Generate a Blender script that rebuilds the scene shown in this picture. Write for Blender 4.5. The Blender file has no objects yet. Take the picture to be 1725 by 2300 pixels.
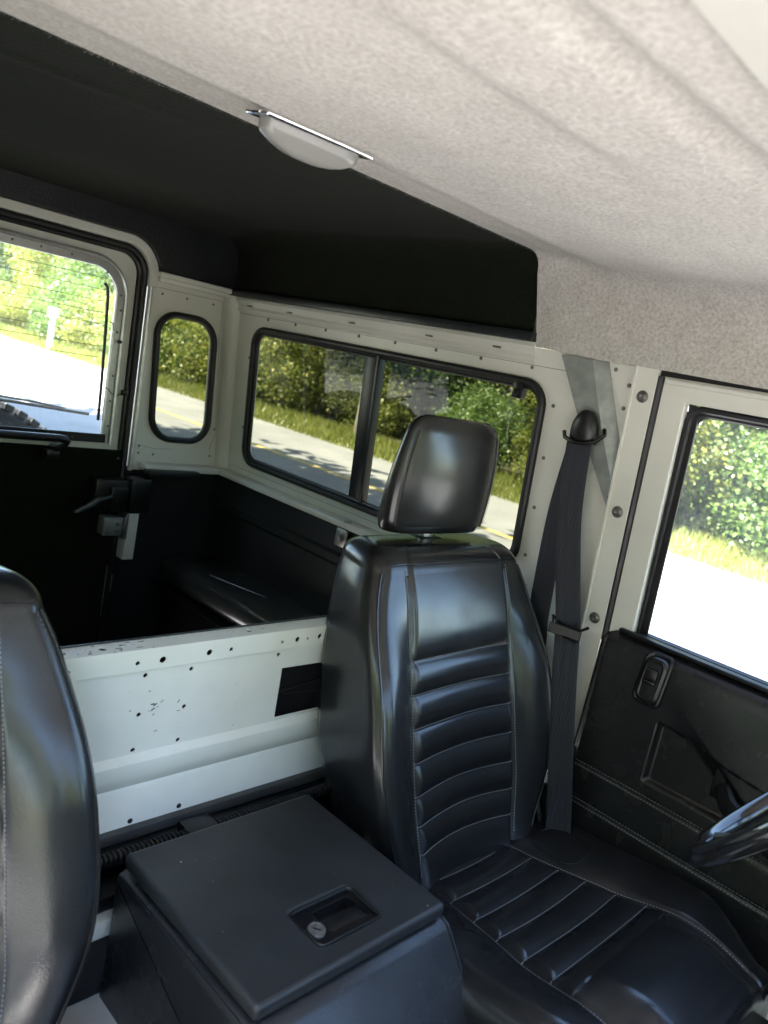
import bpy, bmesh, math, random
from math import sin, cos, pi, radians, sqrt, exp
from mathutils import Vector, Matrix
random.seed(7)
SC = bpy.context.scene
COL = SC.collection

# ------------------------------------------------------------------ camera
cam_d = bpy.data.cameras.new('camera')
cam = bpy.data.objects.new('camera', cam_d); COL.objects.link(cam)
CAM = Vector((-0.7083, -0.9286, 0.4242))
cam.matrix_world = Matrix(((0.69054, -0.00674, -0.72326, CAM.x), (-0.69504, 0.27055, -0.66612, CAM.y), (0.20017, 0.96268, 0.18214, CAM.z), (0, 0, 0, 1)))
cam_d.sensor_fit = 'VERTICAL'; cam_d.sensor_height = 36; cam_d.sensor_width = 27
cam_d.lens = 36 * 1762.86 / 2300
cam_d.clip_start = .01; cam_d.clip_end = 400
cam_d.dof.use_dof = True; cam_d.dof.focus_distance = 1.5; cam_d.dof.aperture_fstop = 5.6
SC.camera = cam

# ------------------------------------------------------------------ sky and sun
TO_SUN = Vector((-.42, .10, .90)).normalized()
w = bpy.data.worlds.new('World'); SC.world = w; w.use_nodes = True
nt = w.node_tree; bg = nt.nodes['Background']
sky = nt.nodes.new('ShaderNodeTexSky'); sky.sky_type = 'NISHITA'; sky.sun_disc = False
sky.sun_elevation = math.asin(TO_SUN.z); sky.sun_rotation = math.atan2(TO_SUN.x, TO_SUN.y)
nt.links.new(sky.outputs[0], bg.inputs[0]); bg.inputs[1].default_value = .10
sun_d = bpy.data.lights.new('sun', 'SUN'); sun_d.energy = 5.0; sun_d.angle = radians(.5); sun_d.color = (1, .95, .87)
sun = bpy.data.objects.new('sun', sun_d); COL.objects.link(sun)
sun.rotation_euler = TO_SUN.to_track_quat('Z', 'Y').to_euler(); sun.location = (0, 0, 30)
SC.view_settings.view_transform = 'Standard'; SC.view_settings.look = 'None'
SC.view_settings.gamma = 1; SC.view_settings.use_curve_mapping = False
SC.view_settings.exposure = 3.82
SC.cycles.max_bounces = 6; SC.cycles.diffuse_bounces = 4; SC.cycles.glossy_bounces = 3
SC.cycles.transmission_bounces = 3; SC.cycles.transparent_max_bounces = 8
SC.cycles.caustics_reflective = False; SC.cycles.caustics_refractive = False
SC.cycles.sample_clamp_indirect = 8
SC.cycles.use_denoising = True
GROUND = -1.25

# ------------------------------------------------------------------ materials
def new_mat(name):
    m = bpy.data.materials.new(name); m.use_nodes = True
    return m, m.node_tree, m.node_tree.nodes['Principled BSDF']
def noise(nt, scale, detail=3, rough=.55, co='Object', stretch=None):
    tc = nt.nodes.new('ShaderNodeTexCoord'); n = nt.nodes.new('ShaderNodeTexNoise')
    n.inputs['Scale'].default_value = scale; n.inputs['Detail'].default_value = detail; n.inputs['Roughness'].default_value = rough
    if stretch:
        mp = nt.nodes.new('ShaderNodeMapping'); mp.inputs['Scale'].default_value = stretch
        nt.links.new(tc.outputs[co], mp.inputs[0]); nt.links.new(mp.outputs[0], n.inputs['Vector'])
    else: nt.links.new(tc.outputs[co], n.inputs['Vector'])
    return n.outputs['Fac']
def ramp(nt, fac, stops):
    r = nt.nodes.new('ShaderNodeValToRGB'); cr = r.color_ramp
    while len(cr.elements) < len(stops): cr.elements.new(.5)
    for e, (p, c) in zip(cr.elements, stops):
        e.position = p; e.color = (*c, 1) if len(c) == 3 else c
    nt.links.new(fac, r.inputs[0]); return r.outputs[0]
def bump(nt, fac, strength, dist, prev=None):
    b = nt.nodes.new('ShaderNodeBump'); b.inputs['Strength'].default_value = strength; b.inputs['Distance'].default_value = dist
    nt.links.new(fac, b.inputs['Height'])
    if prev: nt.links.new(prev, b.inputs['Normal'])
    return b.outputs[0]
def g3(v): return (v, v, v)
def simple(name, col, rough=.5, metal=0, spec=.5, c2=None, nscale=20, bmp=0, bscale=300, bdist=.001, rvar=0, coat=0, stops=(.35, .65)):
    m, nt, p = new_mat(name)
    p.inputs['Base Color'].default_value = (*col, 1); p.inputs['Roughness'].default_value = rough
    p.inputs['Metallic'].default_value = metal; p.inputs['Specular IOR Level'].default_value = spec
    if coat: p.inputs['Coat Weight'].default_value = coat; p.inputs['Coat Roughness'].default_value = .15
    if c2: nt.links.new(ramp(nt, noise(nt, nscale, 5), [(stops[0], col), (stops[1], c2)]), p.inputs['Base Color'])
    if bmp: nt.links.new(bump(nt, noise(nt, bscale, 2), bmp, bdist), p.inputs['Normal'])
    if rvar: nt.links.new(ramp(nt, noise(nt, 12, 6, .65), [(.3, g3(max(0, rough - rvar))), (.7, g3(rough + rvar))]), p.inputs['Roughness'])
    return m
M = {}
def paint_mat():
    m, nt, p = new_mat('cream_white_paint')
    a = noise(nt, 5, 6, .6); base = ramp(nt, a, [(.3, (.69, .68, .615)), (.7, (.79, .78, .715))])
    d = ramp(nt, noise(nt, 60, 8, .75), [(.64, g3(0)), (.78, g3(.6))])
    mx = nt.nodes.new('ShaderNodeMixRGB'); mx.inputs[2].default_value = (.33, .30, .25, 1)
    nt.links.new(d, mx.inputs[0]); nt.links.new(base, mx.inputs[1]); nt.links.new(mx.outputs[0], p.inputs['Base Color'])
    nt.links.new(ramp(nt, noise(nt, 18, 6, .7), [(.3, g3(.28)), (.7, g3(.48))]), p.inputs['Roughness'])
    nt.links.new(bump(nt, noise(nt, 260, 2), .04, .0006), p.inputs['Normal'])
    return m
M['paint'] = paint_mat()
M['paint_ext'] = simple('outside_paint', (.72, .71, .67), .35)
def leather_mat(name, col, r0=.34, r1=.5, grain=.35, coat=.35, cr=.2):
    m, nt, p = new_mat(name)
    nt.links.new(ramp(nt, noise(nt, 6, 5), [(.3, col), (.75, tuple(c * 1.5 for c in col))]), p.inputs['Base Color'])
    tc = nt.nodes.new('ShaderNodeTexCoord'); v = nt.nodes.new('ShaderNodeTexVoronoi'); v.feature = 'F1'
    v.inputs['Scale'].default_value = 420; nt.links.new(tc.outputs['Object'], v.inputs['Vector'])
    b2 = bump(nt, v.outputs['Distance'], grain * .4, .0005)
    b2 = bump(nt, noise(nt, 7, 2), .04, .008, b2)
    b = bump(nt, v.outputs['Distance'], grain, .0007)
    b = bump(nt, noise(nt, 110, 4, .6), grain * .55, .0012, b)
    b = bump(nt, noise(nt, 9, 2), .05, .008, b)
    nt.links.new(b, p.inputs['Normal'])
    nt.links.new(ramp(nt, noise(nt, 25, 7, .7), [(.3, g3(r0)), (.7, g3(r1))]), p.inputs['Roughness'])
    p.inputs['Specular IOR Level'].default_value = .25
    p.inputs['Coat Weight'].default_value = coat
    nt.links.new(ramp(nt, noise(nt, 14, 4, .65), [(.3, g3(cr - .05)), (.7, g3(cr + .07))]), p.inputs['Coat Roughness']); nt.links.new(b2, p.inputs['Coat Normal'])
    return m
M['leather'] = leather_mat('black_leather', (.0050, .0054, .0064), .5, .65, .26, 1.0, .18)
M['box_leather'] = leather_mat('black_vinyl_box', (.009, .0098, .0112), .45, .6, .35, .6, .24)
M['door_vinyl'] = leather_mat('black_door_vinyl', (.007, .007, .0082), .45, .6, .6, .7, .24)
M['bench'] = leather_mat('bench_vinyl', (.018, .020, .0225), .35, .45, .12, 1.0, .16)
M['lid'] = simple('matt_black_board', (.019, .0205, .022), .42, spec=.45, c2=(.026, .028, .0305), nscale=14, bmp=.35, bscale=330, bdist=.0006, rvar=.08)
def felt_mat(name, c1, c2, c3, s=260, disp=.5):
    m, nt, p = new_mat(name)
    n1 = noise(nt, s, 3, .65); n2 = noise(nt, s * .12, 3, .6)
    mx = nt.nodes.new('ShaderNodeMixRGB'); mx.inputs[0].default_value = .18
    nt.links.new(ramp(nt, n1, [(.32, c1), (.5, c2), (.7, c3)]), mx.inputs[1]); nt.links.new(ramp(nt, n2, [(.35, c1), (.65, c3)]), mx.inputs[2])
    nt.links.new(mx.outputs[0], p.inputs['Base Color'])
    p.inputs['Roughness'].default_value = .95; p.inputs['Specular IOR Level'].default_value = .1
    p.inputs['Sheen Weight'].default_value = .15 if c2[0] > .1 else .03
    b = bump(nt, n1, disp, .003); nt.links.new(bump(nt, n2, .2, .006, b), p.inputs['Normal'])
    return m
M['felt'] = felt_mat('beige_felt_headlining', (.40, .37, .335), (.535, .505, .465), (.67, .64, .595), 170, 1.0)
M['fuzz'] = simple('beige_fibre', (.6, .55, .51), .95, spec=.05)
M['blackfelt'] = felt_mat('black_felt_headlining', (.004, .0052, .0028), (.0075, .0098, .0052), (.013, .0168, .009), 200, .9)  # olive in the black stands in for green light off the grass
M['visor'] = simple('pale_vinyl', (.56, .55, .49), .6, c2=(.60, .58, .53), nscale=8)
M['rubber'] = simple('black_rubber', (.005, .005, .006), .45, rvar=.1)
M['blackpaint'] = simple('black_coating', (.008, .009, .0105), .45, spec=.5, c2=(.013, .0145, .0165), nscale=10, bmp=.5, bscale=160, bdist=.002, rvar=.08)
M['carpet'] = simple('black_carpet', (.004, .004, .004), .95, spec=.05, c2=(.010, .0095, .009), nscale=300, bmp=.6, bscale=500)
M['plastic'] = simple('black_plastic', (.006, .006, .007), .36, bmp=.1, bscale=500)
M['greyrail'] = simple('dark_grey_rail', (.035, .037, .036), .5, c2=(.05, .05, .048), nscale=20)
M['alum'] = simple('brushed_aluminium', (.55, .55, .54), .35, metal=.9, c2=(.66, .66, .64), nscale=30)
M['galv'] = simple('galvanised_steel', (.27, .29, .275), .42, metal=.45, c2=(.36, .38, .36), nscale=38, bmp=.2, bscale=90, rvar=.1)
M['steel'] = simple('zinc_steel', (.5, .5, .49), .35, metal=.9, c2=(.35, .34, .32), nscale=60)
M['screw'] = simple('grey_screw', (.22, .22, .21), .45, metal=.6, c2=(.13, .12, .11), nscale=120)
M['chrome'] = simple('chrome', (.8, .8, .8), .08, metal=1)
M['thread'] = simple('grey_thread', (.20, .205, .215), .7)
M['dark'] = simple('matt_black', (.008, .008, .009), .8)
M['web'] = simple('belt_webbing', (.015, .017, .026), .6, spec=.4, bmp=.5, bscale=700, bdist=.0006)
def web_mat(m):
    nt = m.node_tree; p = nt.nodes['Principled BSDF']; w_ = nt.nodes.new('ShaderNodeTexWave'); tc = nt.nodes.new('ShaderNodeTexCoord')
    w_.bands_direction = 'Y'; w_.inputs['Scale'].default_value = 55; w_.inputs['Distortion'].default_value = .6; nt.links.new(tc.outputs['Object'], w_.inputs['Vector'])
    nt.links.new(bump(nt, w_.outputs['Fac'], .35, .0012, bump(nt, noise(nt, 700, 1), .4, .0006)), p.inputs['Normal'])
web_mat(M['web'])
M['sealgrey'] = simple('dark_anodised_frame', (.010, .0125, .015), .35, c2=(.015, .018, .022), nscale=30)
M['gloss'] = simple('glossy_black_rim', (.012, .012, .013), .10, coat=.8, rvar=.04)
M['speck'] = simple('white_dust', (.6, .6, .58), .8)
M['tube'] = simple('galvanised_bead', (.55, .56, .56), .3, metal=.55, c2=(.7, .7, .68), nscale=40)

def glass_mat(name, tint, ior=1.5, dirt=0, veil=0):
    m = bpy.data.materials.new(name); m.use_nodes = True; nt = m.node_tree; nt.nodes.clear()
    out = nt.nodes.new('ShaderNodeOutputMaterial'); tr = nt.nodes.new('ShaderNodeBsdfTransparent'); tr.inputs[0].default_value = (*tint, 1)
    gl = nt.nodes.new('ShaderNodeBsdfGlossy'); gl.inputs['Roughness'].default_value = .0; gl.inputs[0].default_value = (.95, .97, 1, 1)
    lw = nt.nodes.new('ShaderNodeLayerWeight'); lw.inputs[0].default_value = .5
    pw = nt.nodes.new('ShaderNodeMath'); pw.operation = 'POWER'; pw.inputs[1].default_value = 5; nt.links.new(lw.outputs['Facing'], pw.inputs[0])
    fr = nt.nodes.new('ShaderNodeMath'); fr.operation = 'MULTIPLY_ADD'; f0 = 2 * ((ior - 1) / (ior + 1)) ** 2; fr.inputs[1].default_value = 1 - f0; fr.inputs[2].default_value = f0; nt.links.new(pw.outputs[0], fr.inputs[0])
    mx = nt.nodes.new('ShaderNodeMixShader')
    nt.links.new(fr.outputs[0], mx.inputs[0]); nt.links.new(tr.outputs[0], mx.inputs[1]); nt.links.new(gl.outputs[0], mx.inputs[2])
    last = mx.outputs[0]
    if dirt:
        df = nt.nodes.new('ShaderNodeBsdfTranslucent'); df.inputs[0].default_value = (.6, .6, .58, 1)
        m2 = nt.nodes.new('ShaderNodeMixShader')
        nt.links.new(ramp(nt, noise(nt, 22, 8, .75, stretch=(1, 1, .35)), [(.45, g3(veil)), (.8, g3(veil + dirt))]), m2.inputs[0])
        nt.links.new(last, m2.inputs[1]); nt.links.new(df.outputs[0], m2.inputs[2]); last = m2.outputs[0]
    nt.links.new(last, out.inputs[0])
    return m
M['tint'] = glass_mat('smoked_glass', (.175, .18, .142), 1.24, .002)
M['clear'] = glass_mat('clear_glass', (.9, .94, .92), 1.35, .06, .06)
def lens_mat():
    m, nt, p = new_mat('frosted_lens')
    p.inputs['Base Color'].default_value = (.40, .395, .37, 1); p.inputs['Roughness'].default_value = .14
    p.inputs['Transmission Weight'].default_value = .35; p.inputs['IOR'].default_value = 1.45
    p.inputs['Subsurface Weight'].default_value = 0
    return m
M['lens'] = lens_mat()
# outdoors
M['asphalt'] = simple('old_asphalt', (.19, .187, .19), .85, c2=(.245, .24, .24), nscale=1.2, bmp=.5, bscale=60, bdist=.01)
M['yellow'] = simple('yellow_road_paint', (.62, .45, .12), .7, c2=(.42, .35, .18), nscale=6)
M['soil'] = simple('grassy_soil', (.075, .085, .03), .95, c2=(.14, .14, .05), nscale=2.5)
M['wood_floor'] = simple('leaf_litter', (.035, .032, .018), .95, c2=(.06, .055, .03), nscale=2)
def leaf_mat(name, stops, trans=.45):
    m = bpy.data.materials.new(name); m.use_nodes = True; nt = m.node_tree; nt.nodes.clear()
    out = nt.nodes.new('ShaderNodeOutputMaterial'); geo = nt.nodes.new('ShaderNodeNewGeometry')
    col = ramp(nt, geo.outputs['Random Per Island'], stops)
    d = nt.nodes.new('ShaderNodeBsdfDiffuse'); t = nt.nodes.new('ShaderNodeBsdfTranslucent'); g = nt.nodes.new('ShaderNodeBsdfGlossy'); g.inputs['Roughness'].default_value = .4
    hs = nt.nodes.new('ShaderNodeHueSaturation'); hs.inputs['Value'].default_value = 1.4; hs.inputs['Saturation'].default_value = 1.1
    nt.links.new(col, hs.inputs['Color']); nt.links.new(col, d.inputs[0]); nt.links.new(hs.outputs[0], t.inputs[0])
    a = nt.nodes.new('ShaderNodeMixShader'); a.inputs[0].default_value = trans
    nt.links.new(d.outputs[0], a.inputs[1]); nt.links.new(t.outputs[0], a.inputs[2])
    b = nt.nodes.new('ShaderNodeMixShader'); b.inputs[0].default_value = .05
    nt.links.new(a.outputs[0], b.inputs[1]); nt.links.new(g.outputs[0], b.inputs[2]); nt.links.new(b.outputs[0], out.inputs[0])
    return m
M['leafA'] = leaf_mat('green_leaves', [(0, (.06, .11, .03)), (.5, (.11, .18, .045)), (1, (.19, .25, .07))])
M['leafB'] = leaf_mat('yellow_green_leaves', [(0, (.10, .15, .035)), (.5, (.22, .25, .06)), (1, (.38, .35, .10))])
M['leafC'] = leaf_mat('dark_leaves', [(0, (.018, .04, .016)), (.6, (.04, .08, .024)), (1, (.09, .13, .035))])
M['grass'] = leaf_mat('grass_blades', [(0, (.11, .15, .03)), (.5, (.21, .24, .055)), (1, (.34, .31, .10))], .35)
M['bark'] = simple('grey_bark', (.10, .085, .07), .9, c2=(.24, .22, .19), nscale=9, bmp=.8, bscale=20, bdist=.02)
M['pole'] = simple('reflection_pole_brown', (.30, .27, .22), .9, c2=(.2, .18, .15), nscale=6)
M['postwhite'] = simple('white_post_paint', (.8, .8, .78), .6)

# ------------------------------------------------------------------ mesh helpers
class G:
    def __init__(s): s.v = []; s.f = []
    def add(s, vs, fs):
        o = len(s.v); s.v += [tuple(v) for v in vs]; s.f += [tuple(i + o for i in f) for f in fs]; return s
    def mesh(s, me, M4=None):
        o = len(s.v)
        for v in me.vertices: s.v.append(tuple(M4 @ v.co if M4 else v.co))
        for p in me.polygons: s.f.append(tuple(i + o for i in p.vertices))
        return s
    def box(s, x0, x1, y0, y1, z0, z1, r=0, seg=2, M4=None):
        bm = bmesh.new(); bmesh.ops.create_cube(bm, size=1)
        for v in bm.verts: v.co = Vector(((x0 + x1) / 2 + v.co.x * (x1 - x0), (y0 + y1) / 2 + v.co.y * (y1 - y0), (z0 + z1) / 2 + v.co.z * (z1 - z0)))
        if r: bmesh.ops.bevel(bm, geom=bm.edges[:], offset=r, segments=seg, affect='EDGES', profile=.5)
        if M4: bm.transform(M4)
        o = len(s.v); bm.verts.index_update()
        s.v += [tuple(v.co) for v in bm.verts]; s.f += [tuple(v.index + o for v in f.verts) for f in bm.faces]; bm.free(); return s
    def tube(s, pts, r, n=10, closed=False, caps=True, squash=None):
        pts = [Vector(p) for p in pts]; N = len(pts); rings = []
        up = None
        for i, p in enumerate(pts):
            a = pts[(i - 1) % N] if (closed or i > 0) else p; b = pts[(i + 1) % N] if (closed or i < N - 1) else p
            t = (b - a).normalized()
            if up is None:
                up = Vector((0, 0, 1)) if abs(t.z) < .9 else Vector((1, 0, 0))
            sd = t.cross(up).normalized(); up = sd.cross(t).normalized()
            rr = r(i / max(1, N - 1)) if callable(r) else r
            k = squash or 1
            rings.append([p + sd * (rr * cos(2 * pi * j / n)) + up * (rr * k * sin(2 * pi * j / n)) for j in range(n)])
        o = len(s.v)
        for ring in rings: s.v += [tuple(q) for q in ring]
        for i in range(N if closed else N - 1):
            i2 = (i + 1) % N
            for j in range(n): s.f.append((o + i * n + j, o + i * n + (j + 1) % n, o + i2 * n + (j + 1) % n, o + i2 * n + j))
        if caps and not closed:
            s.f.append(tuple(o + j for j in range(n))[::-1]); s.f.append(tuple(o + (N - 1) * n + j for j in range(n)))
        return s
    def grid(s, fn, nu, nv):
        o = len(s.v)
        for i in range(nu + 1):
            for j in range(nv + 1): s.v.append(tuple(fn(i / nu, j / nv)))
        for i in range(nu):
            for j in range(nv):
                a = o + i * (nv + 1) + j; s.f.append((a, a + 1, a + nv + 2, a + nv + 1))
        return s
    def rings(s, rr, cap0=True, cap1=True):
        o = len(s.v); n = len(rr[0])
        for r in rr: s.v += [tuple(q) for q in r]
        for i in range(len(rr) - 1):
            for j in range(n): s.f.append((o + i * n + j, o + i * n + (j + 1) % n, o + (i + 1) * n + (j + 1) % n, o + (i + 1) * n + j))
        if cap0: s.f.append(tuple(o + j for j in range(n))[::-1])
        if cap1: s.f.append(tuple(o + (len(rr) - 1) * n + j for j in range(n)))
        return s
    def lathe(s, prof, c, axis, n=20):
        ax = Vector(axis).normalized(); u = ax.orthogonal().normalized(); v = ax.cross(u); c = Vector(c)
        return s.rings([[c + ax * h + (u * cos(2 * pi * j / n) + v * sin(2 * pi * j / n)) * max(r, 1e-5) for j in range(n)] for r, h in prof])
    def extrude_profile(s, prof, x0, x1, axis='x', closed=True):
        n = len(prof)
        f = (lambda t, a, b: (t, a, b)) if axis == 'x' else (lambda t, a, b: (a, t, b))
        if closed: return s.rings([[f(x0, a, b) for a, b in prof], [f(x1, a, b) for a, b in prof]])
        o = len(s.v); s.v += [f(x0, a, b) for a, b in prof] + [f(x1, a, b) for a, b in prof]
        for i in range(n - 1): s.f.append((o + i, o + i + 1, o + n + i + 1, o + n + i))
        return s
    def build(s, name, mat, parent=None, smooth=True, angle=35, local=False):
        me = bpy.data.meshes.new(name); me.from_pydata(s.v, [], s.f); me.validate(); me.update()
        bm = bmesh.new(); bm.from_mesh(me); bmesh.ops.recalc_face_normals(bm, faces=bm.faces[:]); bm.to_mesh(me); bm.free()
        return link(name, me, mat, parent, smooth, angle, local)
def link(name, me, mat, parent=None, smooth=True, angle=35, local=False):
    me.materials.clear(); me.materials.append(M[mat] if isinstance(mat, str) else mat)
    if smooth:
        me.polygons.foreach_set('use_smooth', [True] * len(me.polygons)); me.set_sharp_from_angle(angle=radians(angle))
    o = bpy.data.objects.new(name, me); COL.objects.link(o)
    if parent: adopt(o, parent, local)
    return o
ORIG = {}
def adopt(o, parent, local=False):
    o.parent = parent
    if not local: o.matrix_parent_inverse = Matrix.Translation(-ORIG.get(parent.name, Vector()))
def thing(name, label, cat, loc=(0, 0, 0), group=None):
    o = bpy.data.objects.new(name, None); COL.objects.link(o); o.location = loc; ORIG[o.name] = Vector(loc)
    o.empty_display_size = .1; return tag(o, label, cat, group)
def tag(o, label=None, cat=None, group=None, kind=None):
    if label: o['label'] = label
    if cat: o['category'] = cat
    if group: o['group'] = group
    if kind: o['kind'] = kind
    return o
def rrect(x0, x1, y0, y1, r, n=8, shear=0):
    P = []
    for cx, cy, a0 in ((x1 - r, y1 - r, 0), (x0 + r, y1 - r, pi / 2), (x0 + r, y0 + r, pi), (x1 - r, y0 + r, 1.5 * pi)):
        for k in range(n + 1):
            a = a0 + pi / 2 * k / n; P.append((cx + r * cos(a), cy + r * sin(a)))
    return [(x - shear * y, y) for x, y in P]
def circ(x, y, r, n=14, ry=None): return [(x + r * cos(2 * pi * k / n), y + (ry or r) * sin(2 * pi * k / n)) for k in range(n)]
def plate_mesh(outer, holes, d, bev=.001, res=1):
    cu = bpy.data.curves.new('c', 'CURVE'); cu.dimensions = '2D'; cu.fill_mode = 'BOTH'; cu.extrude = max(0, d / 2 - bev); cu.bevel_depth = bev; cu.bevel_resolution = res; cu.offset = -bev
    for loop in [outer] + list(holes):
        sp = cu.splines.new('POLY'); sp.points.add(len(loop) - 1); sp.use_cyclic_u = True
        for p, (x, y) in zip(sp.points, loop): p.co = (x, y, 0, 1)
    o = bpy.data.objects.new('c', cu); COL.objects.link(o)
    me = bpy.data.meshes.new_from_object(o.evaluated_get(bpy.context.evaluated_depsgraph_get()))
    bpy.data.objects.remove(o); bpy.data.curves.remove(cu); return me
def frame(o, u, v):
    u = Vector(u).normalized(); n = u.cross(Vector(v)).normalized(); v2 = n.cross(u)
    return Matrix(((u.x, v2.x, n.x, o[0]), (u.y, v2.y, n.y, o[1]), (u.z, v2.z, n.z, o[2]), (0, 0, 0, 1)))
def plate(name, outer, holes, d, F, mat, parent, off=0, bev=.001, res=1):
    """sheet in plane frame F; its face towards the cabin sits at 'off' along the inward normal"""
    me = plate_mesh(outer, holes, d, bev, res); me.transform(F @ Matrix.Translation((0, 0, off)))
    return link(name, me, mat, parent, True, 30)
SLOPE = .0981
SIDE = frame((.7484, 0, 0), (0, 1, 0), (-SLOPE, 0, 1))      # u = rearwards, v = up, n = outwards
REAR = frame((0, 1.141, 0), (1, 0, 0), (0, .0568, 1))      # u = towards driver's side, v = up, n = into the cabin
def S(y, z, off=0): return SIDE @ Vector((y, z * sqrt(1 + SLOPE ** 2), -off))
def Rr(x, z, off=0): return REAR @ Vector((x, z, off))
def ring_path(F, loop, off): return [F @ Vector((a, b, off)) for a, b in loop]
def offset_rr(x0, x1, y0, y1, r, d): return rrect(x0 - d, x1 + d, y0 - d, y1 + d, r + d)

# ------------------------------------------------------------------ outdoors: ground, road, verge
def sheet(name, x0, x1, y0, y1, z, mat, n=1):
    o = G().grid(lambda a, b: (x0 + (x1 - x0) * a, y0 + (y1 - y0) * b, z), n, n).build(name, mat, smooth=False)
    return tag(o, kind='structure')
sheet('ground', -160, 200, -160, 220, GROUND - .012, 'soil')
sheet('road', -9, 9.55, -120, 180, GROUND - .004, 'asphalt')
g = sheet('road_marking', 6.93, 7.07, -120, 180, GROUND, 'yellow')
tag(g, 'faded yellow line painted along the grey road', 'road line', kind='structure')
sheet('forest_floor', 11.6, 90, -80, 160, GROUND - .004, 'wood_floor')
gv = G()
rg = random.Random(3)
for i in range(52000):
    y = -3 + 45 * rg.random() ** 1.4; x = 9.45 + 2.6 * rg.random()
    h = rg.uniform(.05, .16) * (1.3 if x > 10.9 else 1) * (.5 if x < 9.6 else 1); a = rg.random() * pi; wd = rg.uniform(.006, .012) * (1 + y / 25)
    dx, dy = cos(a) * wd, sin(a) * wd; lx, ly = rg.gauss(0, .04), rg.gauss(0, .04)
    gv.add([(x - dx, y - dy, GROUND - .01), (x + dx, y + dy, GROUND - .01), (x + lx, y + ly, GROUND + h)], [(0, 1, 2)])
me = bpy.data.meshes.new('verge_grass'); me.from_pydata(gv.v, [], gv.f)
tag(link('verge_grass', me, 'grass', smooth=False), 'sunlit yellow green grass along the far edge of the road', 'grass', kind='stuff')

# ------------------------------------------------------------------ trees
def crown_mesh(name, seed, rx, rz, nclump, nleaf, leaf, hollow=.55):
    r = random.Random(seed); V = []; F = []
    for c in range(nclump):
        while True:
            d = Vector((r.gauss(0, 1), r.gauss(0, 1), r.gauss(0, 1)))
            if d.length > .1: break
        d.normalize(); k = hollow + (1 - hollow) * r.random() ** .6
        c0 = Vector((d.x * rx * k, d.y * rx * k, d.z * rz * k)); sg = r.uniform(.10, .22) * rx
        for l in range(nleaf):
            p = c0 + Vector((r.gauss(0, sg), r.gauss(0, sg), r.gauss(0, sg * .65)))
            n = Vector((r.gauss(0, .6), r.gauss(0, .6), r.gauss(.5, .6))).normalized()
            u = n.orthogonal().normalized(); u = Matrix.Rotation(r.random() * 6.28, 3, n) @ u; v = n.cross(u)
            L = leaf * r.uniform(.6, 1.3); o = len(V)
            V += [tuple(p - u * L * .5), tuple(p + v * L * .32 + n * L * .06), tuple(p + u * L * .5), tuple(p - v * L * .32 + n * L * .06)]
            F += [(o, o + 1, o + 2, o + 3)]
    me = bpy.data.meshes.new(name); me.from_pydata(V, [], F); return me
def trunk_mesh(seed, h, r0, limbs=5):
    r = random.Random(seed); g = G()
    pts = [Vector((r.gauss(0, .03) * k, r.gauss(0, .03) * k, h * k / 8 - .1)) for k in range(9)]
    g.tube(pts, lambda t: r0 * (1 - .7 * t) * (1 + .35 * exp(-t * 18)), 9)
    for i in range(limbs):
        k = r.randint(3, 7); b = pts[k]; a = r.random() * 6.28; L = h * r.uniform(.2, .35)
        g.tube([b, b + Vector((cos(a) * L * .45, sin(a) * L * .45, L * .3)), b + Vector((cos(a) * L, sin(a) * L, L * .75))], lambda t, q=r0 * .4: q * (1 - .8 * t), 6)
    return g
CR = {'shrub': [crown_mesh('crown', 11 + i, 1.0, 1.0, 110, 110, .066, .3) for i in range(3)],
      'tree': [crown_mesh('crown', 31 + i, 2.3, 2.5, 190, 130, .095, .35) for i in range(3)],
      'shade': [crown_mesh('crown', 71, 3.4, 3.0, 320, 70, .36, .2)],
      'far': [crown_mesh('crown', 51 + i, 3.2, 4.2, 190, 90, .20, .3) for i in range(2)]}
TR = {}
def tree(name, label, cat, kind, x, y, zc, sc, mat, seed, group=None, trunk=.09, szz=1.0):
    t = thing(name, label, cat, (x, y, GROUND), group)
    key = (kind, round(zc, 1), round(trunk, 2))
    if key not in TR:
        me = bpy.data.meshes.new('trunk'); g = trunk_mesh(seed, zc * 1.15, trunk); me.from_pydata(g.v, [], g.f); TR[key] = me
    tr = link('trunk', TR[key], 'bark', t, local=True)
    me0 = CR[kind][seed % len(CR[kind])]; ck = (me0.name, mat)
    if ck not in TR:
        me = me0.copy(); me.name = 'crown'; me.materials.append(M[mat]); TR[ck] = me
    c = bpy.data.objects.new('crown', TR[ck]); COL.objects.link(c); c.parent = t
    c.location = (0, 0, zc); c.scale = (sc, sc, sc * szz); c.rotation_euler = (0, 0, seed * 1.7)
    return t
rt = random.Random(21)
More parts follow.
